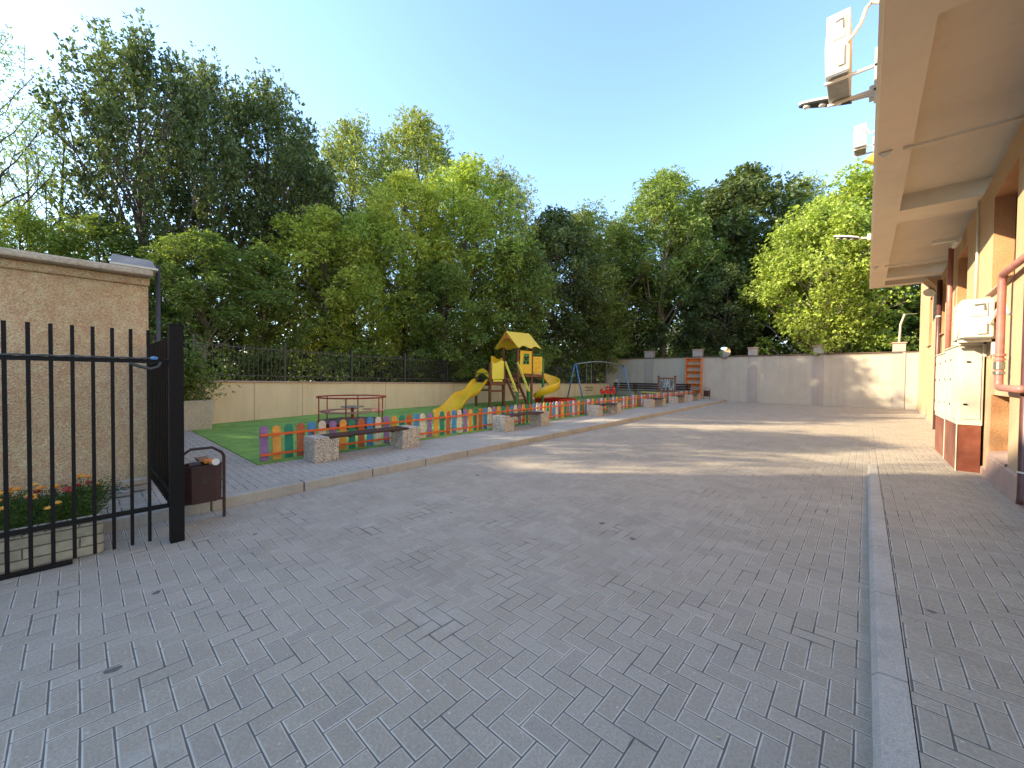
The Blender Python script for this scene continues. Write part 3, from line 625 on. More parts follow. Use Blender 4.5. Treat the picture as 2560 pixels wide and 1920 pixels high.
# ------------------------------------------------------------------ gate and side fence
gt = empty('iron_gate', (-4.72, 0, 0), 'black iron gate panel of tall upright bars across the left foreground', 'gate')
b = MB(); b.box(-.018, .018, -3.2, .552, 1.63, 1.665); b.build('top_rail', M_['black'], gt)
b = MB(); b.box(-.018, .018, -3.2, .552, .315, .35); b.build('bottom_rail', M_['black'], gt)
b = MB(); b.box(-.03, .02, -3.2, -.04, .003, .03); b.build('ground_rail', M_['black'], gt)
yy = .42
while yy > -3.2:
    b = MB(); b.box(-.0115+.0, .0115, yy-.0115, yy+.0115, .04, 1.92); b.build('bar', M_['black'], gt); yy -= .112
b = MB(); b.tube([(.025, -3.2+i*.05, 1.672+.004*math.sin(i*2.2)) for i in range(74)], .008, 5); b.tube([(.02, .3, 1.625), (.03, .36, 1.60), (.03, .43, 1.58), (.03, .48, 1.6), (.03, .5, 1.64)], .014, 6); b.build('cable', M_['dgrey'], gt)
b = MB(); b.tube([(.02, .43, 1.672), (.02, .455, 1.676), (.02, .48, 1.672)], [.012, .017, .012], 7); b.build('tape', M_['blue'], gt)
pt = empty('gate_post', (-4.68, .6, 0), 'thick square black steel post at the end of the gate', 'post')
b = MB(); b.box(-.05, .05, -.05, .05, 0, 1.98); b.build('shaft', M_['black'], pt, bevel=.004)
b = MB(); b.box(-.053, .053, -.053, .053, 1.98, 1.986); b.build('cap', M_['black'], pt)
sf = empty('iron_side_fence', (-4.74, .62, 0), 'black iron fence running from the gate post back to the plaster outbuilding', 'fence')
for nm, z_ in (('top_rail', 1.65), ('bottom_rail', .34)):
    b = MB(); b.box(-2.35, .0, -.018, .018, z_, z_+.035); b.build(nm, M_['black'], sf)
for i in range(19):
    xx = -.12-i*.118; b = MB(); b.box(xx-.0115, xx+.0115, -.0115, .0115, .2, 1.9); b.build('bar', M_['black'], sf)

# ------------------------------------------------------------------ litter bins
def make_bin(loc, rz, label):
    o = empty('litter_bin', loc, label, 'litter bin', 'maroon litter bins', rz)
    for sgn in (-1, 1):
        b = MB(); b.bar((0, sgn*.19, 0), (0, sgn*.19, .66), .025, .025); b.build('leg', M_['brown'], o)
    b = MB(); b.tube([(0, -.19, .66), (0, -.17, .7), (0, -.09, .76), (0, .09, .76), (0, .17, .7), (0, .19, .66)], .0145, 6); b.bar((0, -.18, .2), (0, .18, .2), .02, .02); b.build('hoop', M_['brown'], o)
    b = MB(); hx = [(-.12, -.1), (-.06, -.155), (.06, -.155), (.12, -.1), (.12, .1), (.06, .155), (-.06, .155), (-.12, .1)]
    n = 8; inn = [(a*.92, c*.92) for a, c in hx]
    vs_ = [(a, c, .215) for a, c in hx]+[(a*1.04, c*1.04, .6) for a, c in hx]+[(a, c, .6) for a, c in inn]+[(a, c, .5) for a, c in inn]
    b.add(vs_, [tuple(range(7, -1, -1))]+[(i, (i+1) % 8, 8+(i+1) % 8, 8+i) for i in range(8)]+[(8+i, 8+(i+1) % 8, 16+(i+1) % 8, 16+i) for i in range(8)]+[(16+i, 16+(i+1) % 8, 24+(i+1) % 8, 24+i) for i in range(8)]+[tuple(range(24, 32))]); b.build('bucket', M_['brown'], o)
    b = MB(); b.box(.125, .132, -.01, .01, .42, .46); b.box(.0, .02, -.185, -.16, .4, .415); b.box(.0, .02, .16, .185, .4, .415); b.build('hinge', M_['dgrey'], o)
    return o
b1 = make_bin((-5.13, .86, 0), 0, 'maroon litter bin full of rubbish beside the black gate post')
litter = [((-5.1, .9, .6), 'orange crumpled paper on top of the near litter bin', (.85, .22, .03), .06), ((-5.12, .8, .58), 'dark crumpled wrapper at the left of the near litter bin', (.05, .03, .03), .05), ((-5.16, .86, .62), 'brown cardboard scrap standing up in the near litter bin', (.25, .13, .06), .07), ((-5.08, .94, .585), 'small ochre wrapper on the right rim of the near litter bin', (.6, .35, .12), .04)]
for i, (p, lab, c, s) in enumerate(litter):
    b = MB(); n = 7
    V = [Vector((random.uniform(-1, 1), random.uniform(-1, 1), random.uniform(-.4, .7)))*s for _ in range(9)]
    import bmesh
    bm = bmesh.new(); [bm.verts.new(v) for v in V]; bmesh.ops.convex_hull(bm, input=bm.verts); me = bpy.data.meshes.new('rubbish'); bm.to_mesh(me); bm.free()
    me.materials.append(paint('litter_paper', c, .6, .3, 30)); o = bpy.data.objects.new('rubbish', me); C.objects.link(o); o.location = p; o.location.z += .01; tag(o, lab, 'rubbish')
b = MB(); b.tube([(0, 0, 0), (.02, .015, .07)], [.024, .035], 14); cp = b.build('paper_cup', M_['white']); cp.location = (-5.05, .95, .6); cp.rotation_euler = (.2, .9, 0); tag(cp, 'white paper cup lying on top of the near litter bin', 'cup')
q = az(1768, Y=28.3); b2 = make_bin((q.x, 28.3, .12), R(-90), 'maroon litter bin by the far wall beside the orange shelf')

# white planter with shrub
pl = empty('concrete_planter', (-12.55, 1.75, .12), 'pale concrete planter tapering towards its base at the end of the beige wall', 'planter')
b = MB(); a_, c_, h_ = .26, .52, .74
vs_ = [(-a_, -c_*1.5, 0), (a_, -c_*1.5, 0), (a_, c_, 0), (-a_, c_, 0), (-a_-.07, -c_*1.5, h_), (a_+.05, -c_*1.5, h_), (a_+.05, c_+.06, h_), (-a_-.07, c_+.06, h_)]
b.add(vs_, [(3, 2, 1, 0), (4, 5, 6, 7), (0, 1, 5, 4), (1, 2, 6, 5), (2, 3, 7, 6), (3, 0, 4, 7)]); b.build('box', M_['pale'], pl, bevel=.015)

# ------------------------------------------------------------------ picket fence
pf = empty('picket_fence', (0, 0, .12), 'low fence of round topped pickets in repeating bright colours along the turf', 'fence')
def picket_mb(b, y, jig=0):
    x = FX(y); w_ = .062; h = .585+jig; th = .018; lean = random.uniform(-.008, .008)
    prof = [(-w_, .02), (w_, .02), (w_, h-w_)]+[(w_*math.cos(t), h-w_+w_*math.sin(t)) for t in [math.pi*k/8 for k in range(1, 8)]]+[(-w_, h-w_)]
    b.prism(prof, lambda a, z, t: (x+t+lean*z, y+a+lean*z*2, z), -th/2, th/2)
y = 2.0; i = 0; rest = [MB() for _ in range(6)]
P_END = 28.6; SP = .187
restall = MB()
while y < P_END:
    jig = random.uniform(-.012, .012)
    if i < 99:
        b = MB(); picket_mb(b, y, jig); b.build('picket', PICK[i % 6], pf)
    else:
        k0 = len(restall.f); picket_mb(restall, y, jig); restall.m[k0:] = [i % 6]*(len(restall.f)-k0)
    y += SP; i += 1
tag(restall.build('picket', PICK, pf), kind='stuff')
for nm, zz in (('rail', .44), ('rail', .12)):
    b = MB(); b.bar((FX(1.93)+.03, 1.93, zz), (FX(P_END)+.03, P_END, zz), .026, .036); b.build(nm, M_['rail'], pf)
y = 2.78
while y < P_END:
    b = MB(); b.box(FX(y)+.016, FX(y)+.043, y-.014, y+.014, 0, .455); b.build('post', M_['rail'], pf); y += 2.05

# ------------------------------------------------------------------ concrete and slat benches
def make_bench():
    o = empty('concrete_bench')
    S = 1.66
    for yy, sg in ((0, 1), (S, -1)):
        b = MB(); # L notch on the inner upper edge
        if sg > 0: prof = [(0, 0), (.4, 0), (.4, .36), (.24, .36), (.24, .4), (0, .4)]
        else: prof = [(0, 0), (.4, 0), (.4, .4), (.16, .4), (.16, .36), (0, .36)]
        b.prism(prof, lambda a, z, t: (t, yy+a, z), -.4, 0); b.build('concrete_block', M_['terr'], o, bevel=.006)
    for k in range(4):
        x0 = -.385+k*.094; b = MB(); b.box(x0, x0+.078, .25, S+.15, .364, .402); b.build('seat_slat', M_['darkwood'], o, bevel=.004)
    b = MB()
    for yy in (.6, 1.45): b.box(-.38, -.02, yy, yy+.05, .346, .364)
    b.build('cross_piece', M_['darkwood'], o); return o
bench = make_bench()
for i, (y, lab) in enumerate([(2.52, 'nearest concrete block bench with dark slats in front of the picket fence'), (7.25, 'second nearest concrete block bench with dark slats, level with the slide'), (12.5, 'third concrete block bench from the near end of the fence'),
                              (18.1, 'fourth concrete block bench from the near end, third from the far wall'), (21.95, 'fifth concrete block bench, second from the far wall'), (25.2, 'farthest concrete block bench nearest to the orange shelf')]):
    o = bench if i == 0 else copy_tree(bench)
    o.location = (-6.34-.062*y, y, .12); o.rotation_euler = (0, 0, .06+random.uniform(-.01, .01)); tag(o, lab, 'bench', 'concrete benches along the picket fence')

# ------------------------------------------------------------------ merry go round
c = az(881, X=None, Y=None) if False else None
d = ray(881, 945); t = 10.75/((Vector((d.x, d.y, 0))).dot(Vector((_f.x, _f.y, 0)))); mc = Vector((d.x*t, d.y*t, .135))
mg = empty('merry_go_round', mc, 'red merry go round with a round top rail and small centre table on the turf', 'merry-go-round')
Rr = .86; circ = lambda r_, z, n=40: [(r_*math.cos(2*math.pi*k/n), r_*math.sin(2*math.pi*k/n), z) for k in range(n)]
b = MB(); b.tube(circ(Rr+.02, .8), .02, 8, closed=True); b.build('top_rail', M_['dred'], mg, smooth=True)
b = MB(); b.cyl((0, 0), Rr, .13, .15, 40); b.build('platform', paint('chequer_plate', (.12, .11, .1), .6, .3, 12), mg)
b = MB(); b.tube(circ(Rr+.005, .14), .022, 6, closed=True); b.build('platform_rim', M_['dred'], mg)
b = MB()
for k in range(6):
    a = 2*math.pi*k/6+.42; b = MB(); b.tube([(Rr*math.cos(a), Rr*math.sin(a), .15), (Rr*math.cos(a), Rr*math.sin(a), .8)], .017, 8); b.build('upright', M_['dred'], mg)
b = MB(); b.tube([(0, 0, 0), (0, 0, .52)], .04, 12); b.build('centre_column', M_['dred'], mg)
b = MB(); b.cyl((0, 0), .3, .52, .54, 28); b.build('centre_table', M_['galv'], mg)
for k in range(3):
    a = 2*math.pi*k/3+.42; b = MB(); a2 = a+2*math.pi/3*.85; n = 10; pin = [(.58*math.cos(a+(a2-a)*q/n), .58*math.sin(a+(a2-a)*q/n)) for q in range(n+1)]; pout = [(.82*math.cos(a+(a2-a)*q/n), .82*math.sin(a+(a2-a)*q/n)) for q in range(n+1)]
    poly = pin+pout[::-1]; b.prism(poly, lambda u, v, t_: (u, v, t_), .4, .425); b.build('seat', M_['pipe'], mg)
b = MB(); b.cyl((0, 0), .1, 0, .13, 12); b.build('hub', M_['black'], mg)

# ------------------------------------------------------------------ play tower (u along the row, v towards the road)
F2 = Vector((-12.28, 13.05, .135)); tw = empty('play_tower', F2, 'wooden climbing tower with yellow roof, wavy slide and spiral slide', 'playground tower', None, math.atan2(.99, .15)-math.pi/2)
# local x = v (towards road), local y = u
VW = 1.1; D1, D2 = 1.02, 1.36; tw.scale = (1, 1.05, 1.11)
def post(x, y, z1, mat='wood', s=.09, z0=0.0):
    b = MB(); b.box(x-s/2, x+s/2, y-s/2, y+s/2, z0, z1); b.build('post', M_[mat], tw, bevel=.008)
post(-VW, -.74, 1.5); post(0, -.74, 1.78); post(0, 0, 1.85); post(-VW, 0, D1)
for x in (0, -VW): post(x, .78, 2.55 if x == 0 else 2.5); post(x, 1.62, 2.5)
post(.02, 2.32, 2.05, 'gpost', .085); post(-VW, 2.32, 2.05, 'gpost', .085)
def deck(y0, y1, z, x0=-VW, x1=0):
    b = MB(); n = 7
    for k in range(n): b.box(x0+(x1-x0)*k/n+.004, x0+(x1-x0)*(k+1)/n-.004, y0, y1, z-.03, z)
    b.build('deck', M_['wood'], tw)
    b = MB()
    for x in (x0, x1): b.box(x-.02+(.055 if x == x1 else -.055), x+.02+(.055 if x == x1 else -.055), y0-.05, y1+.05, z-.13, z-.005)
    b.box(x0, x1, y0-.02, y0+.02, z-.15, z-.032); b.box(x0, x1, y1-.02, y1+.02, z-.15, z-.032); b.build('deck_beam', M_['wood'], tw)
deck(-.74, 0.0, D1); deck(0.05, .74, D1+.17); deck(.82, 2.3, D2)
for bx in ((-VW, 0, -.02, .02, D1+.03, D1+.12), (.035, .06, -.7, .02, .62, .7), (-VW-.06, -VW-.035, -.7, .02, .62, .7)):
    b = MB(); b.box(*bx); b.build('brace', M_['wood'], tw)
# side panels with wavy top
def wavy_panel(x, y0, y1, z0, z1, amp, mat, name='side_panel', flip=1, th=.02):
    n = 16; pr = [(y0, z0), (y1, z0)]+[(y1+(y0-y1)*k/n, z1+amp*math.sin(flip*2*math.pi*k/n*.9+.4)) for k in range(n+1)]
    b = MB(); b.prism(pr, lambda a, z, t: (x+t, a, z), -th/2, th/2); return b.build(name, M_[mat], tw)
wavy_panel(.06, -.68, -.06, D1+.12, D1+.82, .06, 'lemon')
wavy_panel(-VW, .06, .72, D1+.3, D1+1.05, .06, 'yellow', flip=-1)
for nm, z0, z1 in (('kick_board', D1+.02, D1+.1),):
    b = MB(); b.box(.05, .07, -.62, -.12, z0, z1); b.build(nm, M_['lemon'], tw)
# arch over the slide start
n = 12; oy0, oy1 = -VW+.06, -.06
top = [(oy0+(oy1-oy0)*k/n, 1.38+.19*math.sin(math.pi*k/n)) for k in range(n+1)]; bot = [(oy0+(oy1-oy0)*k/n, 1.2+.15*math.sin(math.pi*k/n)) for k in range(n+1)]
b = MB(); b.prism(top+bot[::-1], lambda a, z, t: (a, -.79+t, z), -.012, .012); b.build('arch_panel', M_['yellow'], tw)
b = MB(); b.tube([(-VW-.05, -.82, 1.36), (.05, -.82, 1.38)], .018, 6); b.build('grab_bar', M_['gpost'], tw)
# tower window panel and relief panel
wp = None
b = MB(); y0, y1, z0, z1 = .86, 1.56, D2+.02, D2+1.0
b.box(.05, .072, y0, y1, z0, z1); wp = b.build('window_panel', M_['yellow'], tw, bevel=.01)
b = MB(); pr = [(1.02, z0+.4), (1.4, z0+.4), (1.4, z0+.86), (1.08, z0+.86)]; b.prism(pr, lambda a, z, t: (t, a, z), .073, .082); b.build('green_window', M_['gpost'], wp, bevel=.004)
b = MB()
for (yy, zz) in ((1.12, .48), (1.3, .48), (1.21, .6), (1.14, .68), (1.3, .7)): b.tube([(.083, yy, z0+zz), (.09, yy, z0+zz)], .055, 10)
b.build('window_hole', M_['black'], wp)
b = MB(); b.box(.02, .04, 1.68, 2.26, D2+.1, D2+.78); rp = b.build('relief_panel', M_['yellow'], tw, bevel=.01)
b = MB()
for (yy, zz, s_) in ((1.85, .25, .1), (2.05, .3, .08), (1.85, .5, .07), (2.05, .55, .09), (1.96, .68, .05), (2.12, .42, .05)): b.tube([(.041, yy+s_*.5*math.cos(t_), D2+zz+s_*.5*math.sin(t_)) for t_ in [k*math.pi/5 for k in range(10)]], .008, 5, closed=True)
b.build('relief_motif', M_['shelf'], rp)
b = MB(); b.tube([(.02, 1.62, D2+.86), (.02, 2.32, D2+.86)], .02, 6); b.build('grab_bar', M_['gpost'], tw)
# roof: ridge along u, slopes with scalloped eaves, orange gable board
ry0, ry1, rz0, rz1, cx_ = .5, 1.9, 2.5, 3.16, -VW/2
half = .82
for sg in (-1, 1):
    n = 14; V = []
    for k in range(n+1):
        yy = ry0+(ry1-ry0)*k/n; t_ = k/n; drop = .09*math.sin(4*math.pi*t_+.9); hx_ = half-.0+drop*.75; zz = rz1-(rz1-rz0)*(hx_/half)
        V += [(cx_+sg*.0, yy, rz1), (cx_+sg*hx_, yy, zz), (cx_+sg*.0, yy, rz1+.028), (cx_+sg*(hx_+.005), yy, zz+.028)]
    Fs = []
    for k in range(n):
        o = 4*k; Fs += [(o, o+1, o+5, o+4), (o+2, o+6, o+7, o+3), (o+1, o+3, o+7, o+5)]
    Fs += [(0, 2, 3, 1), (4*n, 4*n+1, 4*n+3, 4*n+2)]
    b = MB(); b.add(V, Fs); b.build('roof_panel', M_['roofy'], tw)
for yy in (ry0+.06, ry1-.06):
    b = MB(); pr = [(-.5, rz1-.43), (0, rz1-.04), (.5, rz1-.43), (.36, rz1-.43), (.24, rz1-.33), (.12, rz1-.27), (0, rz1-.25), (-.12, rz1-.27), (-.24, rz1-.33), (-.36, rz1-.43)]
    b.prism(pr, lambda a, z, t: (cx_+a, yy+t, z), -.01, .01); b.build('gable_board', M_['orangep'], tw)
# ladder from the D1+.17 deck towards the road
for yy in (.1, .68):
    b = MB(); b.bar((.06, yy, D1+.12), (.92, yy, .02), .035, .14, (0, 1, 0) if False else (0, 0, 1)); b.build('ladder_stringer', M_['wood'], tw)
for k in range(7):
    t_ = (k+.7)/7.6; x_ = .06+.86*t_; z_ = D1+.14-(D1+.1)*t_; b = MB(); b.box(x_-.06, x_+.06, .12, .66, z_-.015, z_+.015); b.build('ladder_rung', M_['wood'], tw)
for yy in (.04, .74):
    b = MB(); b.bar((.02, yy, D2+.5), (.88, yy, .62), .035, .11); b.build('handrail', M_['lemon'], tw, bevel=.008)
    b = MB(); b.box(.84, .92, yy-.04, yy+.04, 0, .66); b.build('rail_post', M_['gpost'], tw)
# straight wavy slide
def trough(path, wdir, wid, hgt, mat, name):
    b = MB(); V = []; N = len(path)
    for i, p in enumerate(path):
        p = Vector(p); wd = wdir[i] if isinstance(wdir, list) else wdir; wd = Vector(wd); hw = wid/2; hL, hR = hgt[i] if isinstance(hgt, list) else (hgt, hgt)
        V += [p-wd*(hw+.05)+Vector((0, 0, hL-.02)), p-wd*(hw+.03)+Vector((0, 0, hL)), p-wd*hw+Vector((0, 0, hL-.03)), p-wd*(hw-.04)+Vector((0, 0, .02)), p-wd*(hw-.1), p+wd*(hw-.1), p+wd*(hw-.04)+Vector((0, 0, .02)), p+wd*hw+Vector((0, 0, hR-.03)), p+wd*(hw+.03)+Vector((0, 0, hR)), p+wd*(hw+.05)+Vector((0, 0, hR-.02)),
              p+wd*(hw+.01)+Vector((0, 0, -.03)), p-wd*(hw+.01)+Vector((0, 0, -.03))]
    K = 12; Fs = [(i*K+k, i*K+(k+1) % K, (i+1)*K+(k+1) % K, (i+1)*K+k) for i in range(N-1) for k in range(K)]+[tuple(range(K)), tuple((N-1)*K+k for k in range(K-1, -1, -1))]
    b.add(V, Fs); return b.build(name, M_[mat], tw, smooth=True)
inv = Matrix.Rotation(-tw.rotation_euler.z, 4, 'Z')
e_ = inv@(gp(1122, 1042, .2)-F2); s_ = Vector((-.55, -.8, D1-.06)); path = []
for k in range(25):
    t_ = k/24; p = Vector((s_.x+(e_.x-s_.x)*t_, s_.y+(e_.y-s_.y)*t_, 0)); z_ = (D1-.04)*(1-t_)**1.0*(1-.0)+.1*t_+.07*math.sin(4*math.pi*t_+.3)*(1-t_*.3)
    if t_ > .88: z_ = max(z_, .12)
    path.append((p.x, p.y, z_))
sd = Vector((e_.x-s_.x, e_.y-s_.y, 0)).normalized(); wd = Vector((-sd.y, sd.x, 0))
SL = trough(path, wd, .56, .16, 'yellow', 'slide_chute')
b = MB(); m = path[14]; b.tube([(m[0], m[1], 0), (m[0], m[1], m[2]-.03)], .03, 8); b.build('slide_support', M_['dgrey'], tw)
# black shadowed apron below slide start
# spiral slide round the green post
G0 = Vector((.0, 2.5)); path = []; wds = []; hs_ = []
for k in range(37):
    t_ = k/36; a = math.radians(205-300*t_); rr = .43; z_ = (D2-.06)-(D2-.4)*t_**.95
    path.append((G0.x-.12+rr*math.cos(a), G0.y+.12+rr*math.sin(a), z_)); wds.append((math.cos(a), math.sin(a), 0)); hs_.append((.12, .34 if t_ < .85 else .34-.2*(t_-.85)/.15))
SP_ = trough(path, wds, .5, hs_, 'yellow', 'spiral_chute')

# ------------------------------------------------------------------ other play equipment
sb = gp(1388, 1006); o = empty('sandbox', (sb.x, sb.y, .135), 'red sided sandbox on the turf behind the spiral slide', 'sandbox')
for (a, c_, e, f_) in ((-1, 1, -1, -.95), (-1, 1, .95, 1), (-1, -.95, -.95, .95), (.95, 1, -.95, .95)):
    b = MB(); b.box(a*.8, c_*.8, e*.8, f_*.8, 0, .22); b.build('side_board', M_['red'], o)
L0, L1 = gp(1434, 995), gp(1566, 990); L1 = Vector((L1.x, min(L1.y, 26.6), .12))
L0 = az(1438, Y=21.6); L1 = az(1558, Y=25.8)
sdv = (L1-L0); sl = sdv.length; sw = empty('swing_set', (L0.x, L0.y, .135), 'blue tubular swing set with a curved pale top bar', 'swing', None, math.atan2(sdv.y, sdv.x))
hT = 2.22
for xx in (0, sl):
    for sg in (-1, 1):
        b = MB(); b.tube([(xx+(-.25 if xx == 0 else .25)*0, sg*.75, 0), (xx, sg*.42, hT*.48), (xx, sg*.06, hT)], .045, 8); b.build('leg', M_['blue'], sw, smooth=True)
b = MB(); b.tube([(sl*k/12, 0, hT+.22*math.sin(math.pi*k/12)) for k in range(13)], .045, 8); b.build('top_bar', M_['galv'], sw, smooth=True)
for xx in (.27, .68):
    h_ = hT+.22*math.sin(math.pi*xx); x0 = sl*xx
    s0 = MB(); s0.box(x0-.22, x0+.22, -.12, .12, .5, .53); s0.tube([(x0-.22, -.13, .72), (x0+.22, -.13, .72), (x0+.22, .13, .72), (x0-.22, .13, .72)], .018, 6, closed=True)
    for k in range(5): s0.tube([(x0-.2+.1*k, -.13, .53), (x0-.2+.1*k, -.13, .72)], .01, 5)
    so = s0.build('swing_seat', M_['brown'], sw)
    for sg in (-1, 1):
        b = MB(); b.tube([(x0+sg*.22, 0, .72), (x0+sg*.2, 0, h_)], .009, 5); b.build('chain', M_['galv'], so)
for k, (px_, Y_, lab) in enumerate([(1513, 23.2, 'left red rocking horse with a pale handle bar behind the picket fence'), (1528, 23.6, 'right red rocking horse beside the swing leg')]):
    p = az(px_, Y=Y_); o = empty('spring_rider', (p.x, p.y, .135), lab, 'rocking toy', 'red spring riders', R(60))
    b = MB(); b.tube([(0.07*math.cos(t_*.9), .07*math.sin(t_*.9), .02+t_*.007) for t_ in range(40)], .012, 5); b.build('spring', M_['black'], o)
    b = MB(); pr = [(-.3, .3), (.28, .28), (.36, .42), (.3, .5), (.34, .72), (.2, .84), (.08, .72), (.1, .55), (-.12, .5), (-.26, .66), (-.36, .6)]; b.prism(pr, lambda a, z, t_: (a, t_, z), -.04, .04); b.build('body', M_['red'], o, bevel=.012)
    b = MB(); b.tube([(.13, -.22, .64), (.13, .22, .64)], .02, 6); b.build('handle', M_['white'], o)
    b = MB(); b.tube([(-.02, -.22, .33), (-.02, .22, .33)], .02, 6); b.build('footrest', M_['white'], o)
# park benches with backs along the far wall
def make_park_bench():
    o = empty('park_bench')
    for x in (-.8, .8):
        b = MB(); b.box(x-.05, x+.05, -.25, .25, 0, .08); b.box(x-.05, x+.05, -.2, .2, .08, .42); b.build('leg', M_['greyw'], o, bevel=.01)
    for k in range(3):
        b = MB(); b.box(-1.02, 1.02, -.24+k*.16, -.1+k*.16, .42, .455); b.build('seat_slat', M_['darkwood'], o)
    for k in range(3):
        b = MB(); b.box(-1.02, 1.02, .26+.03*k, .29+.03*k, .55+k*.16, .67+k*.16); b.build('back_slat', M_['darkwood'], o)
    for x in (-.8, .8):
        b = MB(); b.bar((x, .22, .4), (x, .33, 1.0), .04, .03); b.build('back_stay', M_['black'], o)
    return o
pb = make_park_bench()
for i, (px_, Y_, lab) in enumerate([(1557, 27.6, 'dark slatted park bench seen behind the right legs of the swing'), (1614, 28.0, 'dark slatted park bench between the swing and the blackboard'), (1686, 28.3, 'dark slatted park bench partly hidden by the blackboard')]):
    o = pb if i == 0 else copy_tree(pb); p = az(px_, Y=Y_); o.location = (p.x, Y_, .135); o.rotation_euler = (0, 0, (-.12, .04, 0)[i]); tag(o, lab, 'bench', 'park benches by the far wall')
p = az(1667, Y=25.4); o = empty('play_blackboard', (p.x, p.y, .135), 'wooden framed standing blackboard covered in white chalk streaks', 'blackboard', None, R(12))
for x in (-.5, .5):
    b = MB(); b.box(x-.05, x+.05, -.05, .05, 0, 1.48); q_ = b.build('post', M_['wood'], o, bevel=.006); b = MB(); b.box(x-.07, x+.07, -.07, .07, 1.48, 1.53); b.build('post_cap', M_['darkwood'], q_)
for z_ in (1.32, .5):
    b = MB(); b.box(-.45, .45, -.03, .03, z_, z_+.1); b.build('cross_rail', M_['wood'], o)
mm, tt, bb2 = newmat('chalked_board'); g = NG(tt); mp = g.n('ShaderNodeMapping'); mp.inputs['Scale'].default_value = (11, 11, 1.1); g.l(g.obj(), mp.inputs['Vector']); g.l(g.ramp(g.noise(2, 5, mp.outputs[0], .6), [(.48, (.02, .022, .025)), (.55, (.6, .6, .6)), (.62, (.05, .05, .055))]), bb2.inputs['Base Color'])
b = MB(); b.box(-.45, .45, -.01, .01, .6, 1.32); b.build('board', mm, o)
p = az(1627, Y=25.2); o = empty('play_table', (p.x, p.y, .135), 'small yellow green topped children table left of the blackboard', 'table')
b = MB(); b.box(-.55, .55, -.25, .25, .42, .46); b.build('tabletop', M_['lemon'], o)
for x in (-.45, .45):
    for y_ in (-.18, .18):
        b = MB(); b.box(x-.03, x+.03, y_-.03, y_+.03, 0, .42); b.build('leg', M_['wood'], o)
# orange open shelf standing against the wall
o = empty('open_shelf', (-9.0, YE-.18, .13), 'tall narrow orange open shelf unit against the far wall', 'shelf')
for x in (-.5, .5):
    b = MB(); b.box(x-.025, x+.025, -.15, .14, 0, 2.85); b.build('side_panel', M_['shelf'], o)
for k in range(7):
    z_ = .12+k*.44; b = MB(); b.box(-.474, .474, -.14, .13, z_, z_+.03); b.build('shelf_board', M_['shelf'], o)
    if k: b = MB(); b.box(-.474, .474, .1, .13, z_-.17 if k < 6 else z_-.2, z_-.002); b.build('back_rail', M_['shelf'], o)
b = MB(); b.tube([(-15.4+i*.8, YE-.07, 3.0-.03*abs(math.sin(i*.9))) for i in range(22)], .012, 5); tag(b.build('wall_cable', M_['black']), 'black cable sagging along the top of the far grey wall', 'cable')
# convex traffic mirror
o = empty('traffic_mirror', (-7.05, YE-.25, 3.12), 'round convex traffic mirror on top of the far wall', 'mirror')
tl = Matrix.Rotation(R(12), 4, 'Z')@Matrix.Rotation(R(103), 4, 'X')
V = []; n = 24
for i in range(6):
    rr = .36*i/5; zz = .1*(1-(i/5)**2)
    V += [tl@Vector((rr*math.cos(2*math.pi*k/n), rr*math.sin(2*math.pi*k/n), zz))+Vector((0, 0, .16)) for k in range(n)]
b = MB(); b.add(V, [(i*n+k, i*n+(k+1) % n, (i+1)*n+(k+1) % n, (i+1)*n+k) for i in range(5) for k in range(n)]); b.build('mirror_face', M_['mirror'], o, smooth=True)
V = [tl@Vector((rr*math.cos(2*math.pi*k/n), rr*math.sin(2*math.pi*k/n), zz))+Vector((0, 0, .16)) for rr, zz in ((.37, .012), (.37, -.03), (.2, -.12), (.02, -.14)) for k in range(n)]
b = MB(); b.add(V, [(i*n+k, i*n+(k+1) % n, (i+1)*n+(k+1) % n, (i+1)*n+k) for i in range(3) for k in range(n)]); b.build('mirror_back', M_['dgrey'], o, smooth=True)
b = MB(); b.tube([(0, .1, .12), (0, .18, -.05), (0, .2, -.12)], .03, 8); b.box(-.06, .06, .17, .24, -.2, -.1); b.build('bracket', M_['black'], o)
# poles on the far wall
b = MB(); b.tube([(-15.55, YE+.12, 3.06), (-15.5, YE+.12, 6.1)], .045, 8); b.box(-15.68, -15.42, YE+.02, YE+.22, 3.062, 3.4); tag(b.build('metal_pole', M_['white']), 'thin pale pole rising from the left end of the far wall', 'pole')
b = MB(); b.tube([(1.27, YE+.12, 3.56), (1.3, YE+.12, 4.5), (1.45, YE+.12, 5.05)], .05, 6); b.tube([(1.44, YE+.12, 5.04), (1.9, YE+.12, 5.02)], .008, 4); tag(b.build('concrete_pole', M_['greyw']), 'short bent pale pole on the rightmost pillar of the far wall', 'pole')

# ------------------------------------------------------------------ fallen leaves
V = []; F = []
def leaf_at(x, y, z, s):
    a = random.uniform(0, 6.28); o = len(V); h = random.uniform(.002, .012)
    for k, (r_, dz) in enumerate(((s, h), (s*.5, 0), (s, h*.5), (s*.5, 0))): V.append((x+r_*math.cos(a+k*math.pi/2), y+r_*math.sin(a+k*math.pi/2), z+.004+dz))
    F.append((o, o+1, o+2, o+3))
for _ in range(420):
    y = random.uniform(2, 28) if random.random() < .6 else random.uniform(2, 9); x = random.uniform(-14.2, FX(y)); leaf_at(x, y, .137, random.uniform(.012, .026))
for _ in range(170):
    y = random.uniform(.8, 20); x = KX(y)+abs(random.gauss(0, .06)) if random.random() < .45 else random.uniform(KX(y)+.02, .0); leaf_at(x, y, .003, random.uniform(.006, .016))
for _ in range(60):
    y = random.uniform(.9, 20); leaf_at(random.uniform(FX(y)+.2, KX(y)-.2), y, .123, random.uniform(.006, .016))
